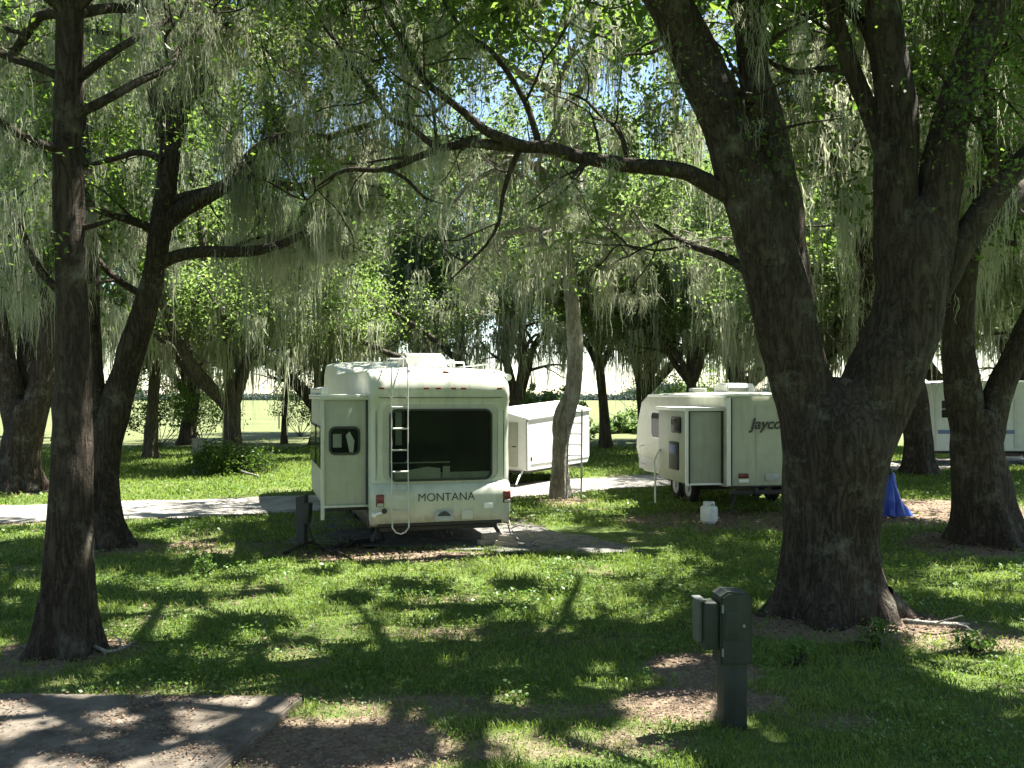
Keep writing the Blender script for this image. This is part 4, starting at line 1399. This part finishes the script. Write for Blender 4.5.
# slide-out room
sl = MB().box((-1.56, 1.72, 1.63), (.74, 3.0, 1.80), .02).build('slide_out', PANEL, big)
tr_ = MB()
tr_.box((-1.575, .195, 2.50), (.80, .06, .06), .008).box((-1.945, 1.72, 2.50), (.06, 3.08, .05), .008)
tr_.box((-1.935, .215, 1.52), (.06, .05, 2.02), .01).box((-1.56, .20, .725), (.76, .05, .035), .006)
tr_.build('slide_trim', WHITE, sl)
MB().box((-1.215, .212, 1.60), (.04, .05, 1.76), .004).build('seal', GASKET, sl)
MB().box((-1.57, 1.72, 2.545), (.82, 3.1, .03), .01).build('slide_roof', ROOFW, sl)
m = MB(); m.cyl((-1.9, .3, 2.63), (-1.9, 3.1, 2.63), .055, n=14).box((-1.9, .26, 2.60), (.1, .05, .14), .01).box((-1.9, 3.14, 2.60), (.1, .05, .14), .01).build('slide_awning', ALU, sl)
wv = window_y(sl, -1.80, -1.36, 1.60, 2.0, .219, .07, .03, .035, GLASS)
MB().box((-1.70, .205, 1.80), (.14, .006, .22)).build('blind', GREYL, wv)
MB().prism([(-1.50, 1.61), (-1.44, 1.61), (-1.42, 1.80), (-1.50, 1.95), (-1.56, 1.89)], .208, .202).build('curtain', FABRIC, wv)
window_x(sl, .45, 1.2, 1.35, 2.0, -1.93)
window_x(sl, 1.6, 2.9, 1.35, 2.0, -1.93)
for y_ in (.5, 2.9): MB().box((-1.5, y_, .66), (.7, .06, .08), .005).build('slide_beam', BLACKP, sl)
# awning arms and running gear
m = MB(); m.tube([(1.24, .5, 2.85), (1.27, .5, 1.4), (1.24, .5, .7)], .02, 6).cyl((1.27, .4, 2.86), (1.27, 5.2, 2.88), .06, n=12).build('awning', TRIM, big)
m = MB()
for x_ in (-.55, .55): m.box((x_, 3.9, .40), (.10, 7.2, .16), .005)
for y_ in (.5, 2.2, 5.6): m.box((0, y_, .36), (1.3, .08, .08))
m.box((0, .22, .33), (2.0, .10, .10), .01)
m.build('chassis', BLACKP, big)
for y_ in (4.0, 4.9):
    for s_ in (-1, 1): wheel(big, s_ * .95, y_, .36, .22, s_)
    MB().cyl((-.95, y_, .36), (.95, y_, .36), .05).build('axle', BLACKP, big)
for s_ in (-1, 1):
    m = MB(); m.tube([(s_ * .95, .45, .40), (s_ * 1.12, .36, .10)], .035, 8).box((s_ * 1.14, .35, .05), (.26, .2, .03), .004).tube([(s_ * .55, .45, .35), (s_ * 1.0, .40, .27)], .02, 6)
    m.build('stabiliser_jack', BLACKP, big)
m = MB(); m.tube([(-1.02, .9, .42), (-1.06, .82, .24), (-1.0, .8, .06), (-1.3, .7, .05), (-1.7, .3, .05)], .04, 8).build('drain_hose', RUBBER, big)
m = MB(); m.cyl((-1.14, .02, .62), (-1.14, -.16, .60), .03, n=10).cyl((-1.18, -.13, .60), (-1.02, -.13, .64), .02, n=8).build('spare_bracket', TRIM, big)
for s_ in (-1, 1): m = MB(); m.tube([(s_ * .9, 8.6, 1.6), (s_ * .9, 8.6, .1)], .05, 8).box((s_ * .9, 8.6, .06), (.22, .22, .04)).build('landing_leg', BLACKP, big)
m = MB(); m.box((-1.215, 5.6, 2.0), (.02, 1.3, .7), .005).build('side_window_panel', DGLASS, big)
m = MB()
for x_ in (-.75, .1): m.box((x_, .12, .20), (.5, .3, .14), .02)

# items under the rear of the large trailer
def local(o, p):
    c, s = math.cos(o.rotation_euler.z), math.sin(o.rotation_euler.z)
    return Vector((o.location.x + p[0] * c - p[1] * s, o.location.y + p[0] * s + p[1] * c, p[2]))


m.bm.free()
WOODB = pmat('weathered_lumber', (0.20, 0.16, 0.11), (0.40, 0.34, 0.26), 8, 0.9, stretch=(1, 1, 6), bump=.3)
for k, (lx, ly, rz, sz) in enumerate([(.9, .15, .3, (.5, .14, .09)), (1.08, -.15, -.5, (.38, .14, .09))]):
    o = MB().box((0, 0, sz[2] / 2 + .004), sz, .008).box((0, .02, sz[2] * 1.5 + .005), (sz[0] * .7, sz[1] * .8, sz[2]), .008).build('lumber_block', WOODB)
    pp = local(big, (lx, ly, 0)); o.location = pp; o.rotation_euler = (0, 0, A1 + rz)
    tag(o, ['timber block stacked under the rear jack of the large trailer', 'short timber block lying before the rear jack of the large trailer'][k], 'block')

# --- cream trailer half hidden by the huge oak
A2 = math.radians(10)
c2, s2 = math.cos(A2), math.sin(A2)
lx, ly = (727 - CX) / FOC * 19.0, 19.0                       # its near corner
cr = empty('travel_trailer', (lx + 1.2 * c2, ly + 1.2 * s2, 0), A2)
tag(cr, 'cream trailer with dark script lettering and a slide-out, half hidden by the huge oak', 'trailer')
CREAM = pmat('cream_siding', (0.40, 0.415, 0.31), (0.49, 0.50, 0.39), 3, 0.4, spec=.4, streak=(0.32, 0.33, 0.25))
prof = [(.12, .60, ''), (.02, .62, 'r'), (-.005, .75, 'r'), (0, 1.6, 'r'), (.02, 2.42, 'r'), (.06, 2.50, 'rt'), (.18, 2.56, 't'), (3, 2.58, 't'), (5.2, 2.56, 'tf'), (5.75, 2.35, 'f'), (6.15, 1.7, 'f'), (6.2, 1.1, 'f'), (5.9, .7, 'f'), (5.5, .50, '')]
body_mesh('body', prof, 1.2, .05, .05, CREAM, cr)
m = MB()
m.box((-1.165, -.012, 1.56), (.09, .04, 1.86), .012).box((0, -.005, 2.545), (2.44, .06, .05), .012).box((-1.2, 2.6, 2.53), (.05, 5.1, .06), .012)
m.build('corner_trim', TRIM, cr)
m = MB(); m.box((-1.105, -.016, 1.56), (.02, .04, 1.84), .003).box((-.0, -.012, .615), (2.36, .04, .03), .004).build('dark_edge', GASKET, cr)
text('lettering', 'Jayco', .33, LETTER, cr, (-.33, -.016, 1.93), (math.radians(90), 0, 0), .004, .25, 'CENTER', .006)
m = MB()
for x_ in (-.55, .25): m.box((x_, -.002, 1.5), (.006, .012, 1.7), .001)
m.box((0, -.003, 1.28), (2.3, .012, .006), .001)
m.build('siding_seam', GREYL, cr)
MB().box((.35, -.02, 1.02), (.32, .03, .42), .02).build('service_hatch', CREAM, cr)
lt = MB().box((-.84, -.03, .84), (.22, .05, .10), .012).build('tail_light', REDL, cr)
MB().box((-.84, -.03, .73), (.22, .03, .07), .008).build('reflector_plate', TRIM, cr)
MB().box((-.2, -.03, .80), (.3, .03, .16), .008).build('licence_plate', GREYL, cr)
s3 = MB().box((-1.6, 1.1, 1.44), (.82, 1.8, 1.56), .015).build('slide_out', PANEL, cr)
m = MB(); m.box((-1.62, .19, 2.235), (.90, .06, .05), .008).box((-2.02, .19, 1.44), (.06, .06, 1.62), .01).box((-2.02, 1.1, 2.235), (.06, 1.9, .05), .01).box((-1.6, .195, .655), (.86, .05, .04), .006)
m.build('slide_trim', TRIM, s3)
m = MB(); m.box((-1.965, .188, 1.44), (.018, .05, 1.56), .003).box((-1.235, .188, 1.44), (.03, .05, 1.56), .003).box((-1.6, .185, 2.20), (.72, .05, .018), .003).build('seal', GASKET, s3)
MB().box((-1.6, 1.1, 2.265), (.92, 1.95, .03), .008).build('slide_roof', ROOFW, s3)
window_x(s3, .55, 1.05, 1.75, 2.05, -2.02, .04)
wb = MB().box((-2.025, .95, 1.22), (.05, .55, .62), .03).build('access_panel', GASKET, s3)
MB().box((-2.055, .95, 1.36), (.02, .40, .20), .02).build('blue_patch', pmat('blue_plastic', (.03, .06, .22), (.05, .09, .28), 8, .5), wb)
window_x(cr, 2.9, 3.7, 1.45, 2.05, -1.2, .14, .03, .03, DGLASS, -1, TRIM)
window_x(cr, 4.1, 4.8, 1.45, 2.10, -1.2, .14, .03, .03, DGLASS, -1, TRIM)
m = MB(); m.box((-1.205, 3.9, .72), (.02, 4.0, .34), .005).build('skirt_panel', GREYL, cr)
m = MB(); m.tube([(-1.23, 5.4, 1.2), (-1.36, 5.4, 1.18), (-1.36, 5.4, .72), (-1.23, 5.4, .70)], .015, 6).build('grab_rail', ALU, cr)
for (x_, y_, s_) in ((-.4, 1.2, .36), (-.5, 3.4, .36)):
    MB().box((x_, y_, 2.67), (s_, s_, .10), .03).build('roof_vent', GREYL, cr)
MB().prism([(2.0, 2.6), (2.9, 2.6), (2.85, 2.78), (2.65, 2.84), (2.1, 2.82)], -.3, .4, 'x', .04).build('air_conditioner', TRIM, cr)
m = MB()
for x_ in (-.5, .5): m.box((x_, 2.7, .50), (.10, 5.3, .14), .005)
m.box((0, .15, .47), (2.1, .10, .10), .01)
m.box((0, 6.5, .50), (.14, 1.4, .12), .01)
m.build('chassis', BLACKP, cr)
for y_ in (2.5, 3.35):
    for s_ in (-1, 1): wheel(cr, s_ * 1.02, y_, .34, .2, s_)
    MB().cyl((-1, y_, .34), (1, y_, .34), .05).build('axle', BLACKP, cr)
for s_ in (-1, 1):
    m = MB(); m.tube([(s_ * .8, .35, .50), (s_ * 1.0, .3, .06)], .03, 8).box((s_ * 1.0, .3, .04), (.2, .16, .03)).build('stabiliser_jack', BLACKP, cr)
m = MB(); m.tube([(-2.02, 1.9, 1.3), (-2.1, 2.05, 1.05), (-2.06, 2.1, .6), (-2.06, 2.1, .04)], .022, 8).build('drain_pipe', TRIM, cr)
for k in range(2): MB().box((-1.5, .9 + k * .9, .62), (.7, .05, .07)).build('slide_beam', BLACKP, s3)

# gas bottle on the grass
gp = G(709, 523)
gb = empty('gas_bottle', tuple(gp)); gb.scale = (.9, .9, .8); tag(gb, 'squat white gas bottle standing on the grass before the cream trailer', 'gas bottle')
BOT = pmat('bottle_paint', (.50, .52, .50), (.62, .63, .60), 6, .4, streak=(.36, .33, .28))
m = MB()
prof_ = [(.0, .02), (.15, .03), (.185, .06), (.19, .12), (.19, .36), (.18, .40), (.14, .43), (.0, .44)]
m.tube([(0, 0, z_) for r_, z_ in prof_[1:-1]], [r_ for r_, z_ in prof_[1:-1]], 28)
m.build('tank', BOT, gb)
m = MB()
for a in range(0, 260, 20):
    p0 = (.12 * math.cos(math.radians(a)), .12 * math.sin(math.radians(a)), .47)
    m.box(p0, (.012, .046, .12), 0, Matrix.Rotation(math.radians(a), 3, 'Z'))
m.build('collar', BOT, gb)
MB().cyl((0, 0, .43), (0, 0, .50), .025).cyl((0, 0, .48), (.06, 0, .48), .014).build('valve', ALU, gb)
MB().cyl((0, 0, .0), (0, 0, .035), .15, n=24).build('foot_ring', BOT, gb)

# --- small white camper beyond the road
A3 = math.radians(-30)                                       # its long side recedes to the right
cw = empty('camper_trailer', (.42, 25.1, 0), A3)
tag(cw, 'small white camper with a low curved roof, behind the ladder tree', 'trailer')
SUNW = pmat('white_fibreglass', (.70, .70, .68), (.80, .80, .78), 4, .4)
# local: y runs along the long side, -x to the hidden side
mb = MB()
mb.prism([(.12, .42), (.0, .5), (-.0, 1.84), (.05, 1.90), (3.95, 2.10), (4.1, 1.99), (4.1, .62), (3.95, .42)], 0, -2.1, 'x', .03)
mb.build('body', SUNW, cw)
mb = MB(); mb.prism([(.045, 1.90), (-1.05, 2.17), (-2.145, 1.90), (-2.145, 1.86), (.045, 1.86)], -.05, 4.16, 'y', .015)
for v in mb.bm.verts:
    v.co.z += v.co.y / 4.1 * .21
mb.build('roof', SUNW, cw)
MB().box((-.65, -.012, 1.15), (.72, .03, 1.25), .01).build('door', PANEL, cw)
MB().box((-.40, -.035, 1.1), (.12, .03, .03), .006).build('door_handle', GASKET, cw)
m = MB(); m.box((.0, -.005, 1.15), (.05, .05, 1.4), .01).build('corner_strip', GREYL, cw)
MB().box((.006, 2.1, .60), (.03, 3.8, .05), .008).build('rub_rail', GREYL, cw)
MB().box((.0, .25, .75), (.03, .10, .12), .01).build('side_marker', REDL, cw)
m = MB(); m.box((-1.0, 2.05, .38), (1.6, 3.7, .10), .01).box((-1.0, 4.6, .40), (.1, 1.2, .1), .01).build('chassis', BLACKP, cw)
for s_, x_ in ((1, -.15), (-1, -1.95)): wheel(cw, x_, 2.2, .30, .18, s_)
m = MB(); m.tube([(-.2, .1, .4), (-.1, -.25, .3), (-.1, -.45, .08)], .025, 6).build('step_bracket', ALU, cw)

# --- blue striped camper far right
rt = empty('camper_trailer', ((935 - CX) / FOC * 33, 33, 0), math.radians(-2))
tag(rt, 'white camper with a blue stripe and small square window, behind the trunks at far right', 'trailer')
SHW = pmat('white_siding', (.60, .62, .64), (.70, .72, .73), 4, .45, streak=(.5, .5, .5))
MB().prism([(0, .5), (0, 2.6), (.15, 3.0), (.5, 3.08), (6.3, 3.08), (6.9, 2.7), (7.1, 1.9), (6.8, .5)], 0, 2.4, 'y', .04).build('body', SHW, rt)
MB().box((3.4, -.012, 1.2), (6.6, .02, .14), .004).build('stripe', pmat('blue_stripe', (.10, .16, .32), (.13, .2, .38), 6, .5), rt)
for (x0, x1, z0, z1) in ((.22, .72, 1.72, 2.35), (1.3, 2.2, 1.6, 2.3), (4.4, 5.6, 1.6, 2.3)):
    fo = MB().box(((x0 + x1) / 2, -.02, (z0 + z1) / 2), (x1 - x0 + .08, .05, z1 - z0 + .08), .01).build('window', TRIM, rt)
    MB().box(((x0 + x1) / 2, -.046, (z0 + z1) / 2), (x1 - x0, .012, z1 - z0), .002).build('pane', DGLASS, fo)
    MB().box(((x0 + x1) / 2, -.055, (z0 + z1) / 2), (.025, .012, z1 - z0)).box(((x0 + x1) / 2, -.055, (z0 + z1) / 2), (x1 - x0, .012, .025)).build('glazing_bar', TRIM, fo)
MB().box((3.2, -.015, 1.55), (.7, .04, 1.85), .01).build('door', SHW, rt)
m = MB(); m.box((3.4, 1.2, .45), (6.4, 1.8, .12), .01).build('chassis', BLACKP, rt)
for x_ in (3.6, 4.4): 
    w_ = MB(); w_.tube([(x_ + .28 * math.cos(a), .1, .34 + .28 * math.sin(a)) for a in np.linspace(0, 6.283, 25)], .09, 8); w_.build('wheel', RUBBER, rt)

LADM = pmat('dull_aluminium', (.20, .21, .21), (.32, .33, .32), 12, .45, metal=.3)
# --- ladder leaning on the pale oak
gl = G(566.5, 499)
ld = empty('ladder', tuple(gl)); tag(ld, 'tall aluminium ladder propped against the pale slender oak', 'ladder')
ld.rotation_euler = (math.radians(-7), 0, math.radians(-12))
for s_ in (0, 1):
    m = MB(); m.tube([(s_ * .36, 0, .0), (s_ * .36, 0, .5), (s_ * (.36 - .03) + .015, 0, 2.25)], .026, 6); m.build('rail', LADM, ld)
for k in range(8):
    z_ = .25 + k * .27
    MB().box((.18, 0, z_), (.35, .05, .028), .006).build('rung', LADM, ld)

# --- electrical posts
DGREEN = pmat('dark_green_paint', (.010, .015, .011), (.02, .028, .021), 5, .7, bump=.15, bscale=30, streak=(.035, .042, .034))
GREYM = pmat('grey_metal', (.12, .13, .12), (.2, .21, .19), 6, .6, metal=.1)
FLAP = pmat('faded_green_grey', (.05, .06, .052), (.085, .095, .085), 6, .6)
pb = G(732, 726)
post = empty('electrical_post', tuple(pb), math.radians(6)); tag(post, 'dark green electrical post with an outlet box, in front of the huge oak', 'utility post')
m = MB(); m.box((0, 0, .255), (.185, .17, .53), .012).build('stem', DGREEN, post)
m = MB(); m.prism([(-.125, .50), (.125, .50), (.125, 1.0), (.09, 1.045), (-.07, 1.055), (-.125, 1.02)], -.11, .11, 'y', .016).build('housing', DGREEN, post)
m = MB(); m.box((-.03, -.112, .80), (.13, .012, .22), .005).build('cover_plate', DGREEN, post)
for z_ in (.60, .93): MB().cyl((-.112, -.113, z_ - .03), (-.112, -.113, z_ + .03), .009, n=8).build('hinge', GREYM, post)
MB().cyl((.05, -.117, .80), (.05, -.128, .80), .012, n=10).build('lock', GREYM, post)
ob = MB().box((-.185, .0, .79), (.11, .16, .36), .012).build('outlet_box', DGREEN, post)
m = MB(); m.box((-.265, .03, .82), (.045, .13, .32), .012).box((-.262, .01, .985), (.07, .17, .02), .006).build('open_flap', FLAP, ob)

pb = G(302, 549)
p2 = empty('electrical_post', tuple(pb), math.radians(-12)); tag(p2, 'black electrical post beside the slide-out of the large trailer', 'utility post')
MB().prism([(-.07, -.02), (.07, -.02), (.085, .9), (-.085, .86)], -.07, .07, 'y', .012).build('stem', BLACKP, p2)
m = MB(); m.box((.11, -.02, .60), (.09, .16, .34), .012, Matrix.Rotation(math.radians(6), 3, 'Y')).build('outlet_box', DGREEN, p2)
cbl = MB(); cbl.tube([tuple(local(p2, (.13, -.05, .45))), tuple(local(p2, (.22, -.1, .2))), tuple(local(p2, (.35, -.05, .03))), tuple(local(p2, (.8, .2, .03))), tuple(local(p2, (1.1, .9, .05))), tuple(local(big, (-.9, 1.5, .42)))], .014, 6)
tag(cbl.build('power_cable', RUBBER), 'black power cable drooping from the post to the large trailer', 'cable')

pb = G(199, 473)
p3 = empty('wooden_post', tuple(pb)); tag(p3, 'short grey wooden post standing beside the dark bushy clump', 'post')
MB().box((0, 0, .53), (.34, .3, 1.1), .03).build('stem', BARK_PALE, p3)
MB().box((0, 0, 1.11), (.37, .33, .06), .01).build('cap', BARK_PALE, p3)

# --- blue tarpaulin hanging beyond the huge oak
bt = G(894, 516)
BLUE = pmat('blue_tarpaulin', (.015, .05, .36), (.04, .10, .50), 5, .4)
nseg, nr = 48, 14
V_, F_ = [], []
for i in range(nr):
    tt = i / (nr - 1)
    for j in range(nseg):
        a = 2 * math.pi * j / nseg
        r_ = (.06 + .20 * tt ** 1.5 + .05 * math.sin(tt * 7 + 1) * math.cos(a - 1)) * (1 + .26 * math.sin(a * 6 + 1.3 * tt) * (.3 + tt) + .12 * math.sin(a * 11 + 2))
        V_.append((r_ * math.cos(a) - .08 * (1 - tt) , r_ * .8 * math.sin(a), .90 * (1 - tt) + .012 + .02 * math.sin(a * 5) * tt))
for i in range(nr - 1):
    for j in range(nseg):
        k = (j + 1) % nseg
        F_.append((i * nseg + j, (i + 1) * nseg + j, (i + 1) * nseg + k, i * nseg + k))
tp = empty('tarpaulin', tuple(bt)); tag(tp, 'crumpled blue tarpaulin draped over a stake beyond the huge oak', 'tarpaulin')
np_mesh('sheet', np.array(V_), np.array(F_), BLUE, tp, True)
MB().cyl((-.08, 0, 0), (-.08, 0, 1.0), .02, n=8).sphere((-.08, 0, .91), .06, (1, .9, .7)).build('stake', BLACKP, tp)

# --- fallen branches
def stick(pts, r, label, mat=BARK_PALE):
    base = G(*pts[0])
    rows = []
    for k, (px, py) in enumerate(pts):
        g_ = G(px, py)
        rows.append((g_.x, g_.y, r + .012 + .05 * (k % 2), r * (1 - .6 * k / len(pts))))
    t_ = Tree(base, int(pts[0][0]) + 7)
    rs = t_.limb(np.array(rows), 8, .1, spacing=.08)
    t_.spawn(rs, 4, .35, .6, .15, .2, sides=5, rmax=.012)
    fs = [np.concatenate(t_.F)] + t_.F3
    o = np_mesh('fallen_branch', np.concatenate(t_.V) - t_.base, fs, mat, None, True)
    o.location = t_.base
    tag(o, label, 'branch')


stick([(40, 652), (75, 648), (110, 655), (135, 650)], .022, 'thin dead branch lying at the foot of the slim straight oak')
stick([(285, 556), (310, 548), (335, 555), (352, 545)], .03, 'crooked dead branch beside the black electrical post', BARK)
stick([(352, 562), (325, 552), (300, 560)], .022, 'short dead branch under the corner of the slide-out room', BARK)
stick([(225, 462), (240, 474), (258, 478)], .05, 'pale broken limb lying against the bushy clump across the road')
stick([(505, 505), (515, 540), (540, 548)], .015, 'bent twig on the parking pad past the large trailer')
stick([(905, 625), (935, 632), (968, 628)], .03, 'weathered limb lying on the soil beside the root of the huge oak')

# --- pasture fence: posts and wires
fn = empty('wire_fence', (0, 68, 0)); tag(fn, 'thin wire fence with slim posts along the pasture edge', 'fence')
for k in range(30):
    MB().box((-40 + k * 3.2, 0, .6), (.09, .09, 1.3), .01).build('post', BARK_FAR, fn, False)
m = MB()
for z_ in (.35, .7, 1.05): m.tube([(-41, .06, z_), (54, .06, z_)], .006, 4)
m.build('wire', GREYM, fn)

# copies of far oaks round and behind the viewer: unseen, added to block sky light
for (x_, y_, k, s, rz, lab) in [(3, -9, 0, 1.1, 110, 'unseen oak added for shade behind the viewer'), (-9, -8, 1, 1.1, 300, 'unseen oak added for shade behind the viewer on the slab side'), (13, -10, 2, 1.1, 20, 'unseen oak added for shade behind the viewer on the post side'),
                                (27, 7, 0, 1.0, 60, 'oak added for shade out of view on the post side, level with the huge oak'), (-24, 7, 1, 1.0, 240, 'oak added for shade out of view on the slab side, level with the slim oak'), (28, -8, 1, 1.0, 150, 'farther unseen oak added for shade behind the viewer on the post side')]:
    o = copy_tree(protos[k]); o.location = (x_, y_, 0); o.rotation_euler = (0, 0, math.radians(rz)); o.scale = (s, s, s)
    tag(o, lab, 'tree', 'unseen oaks added for shade')
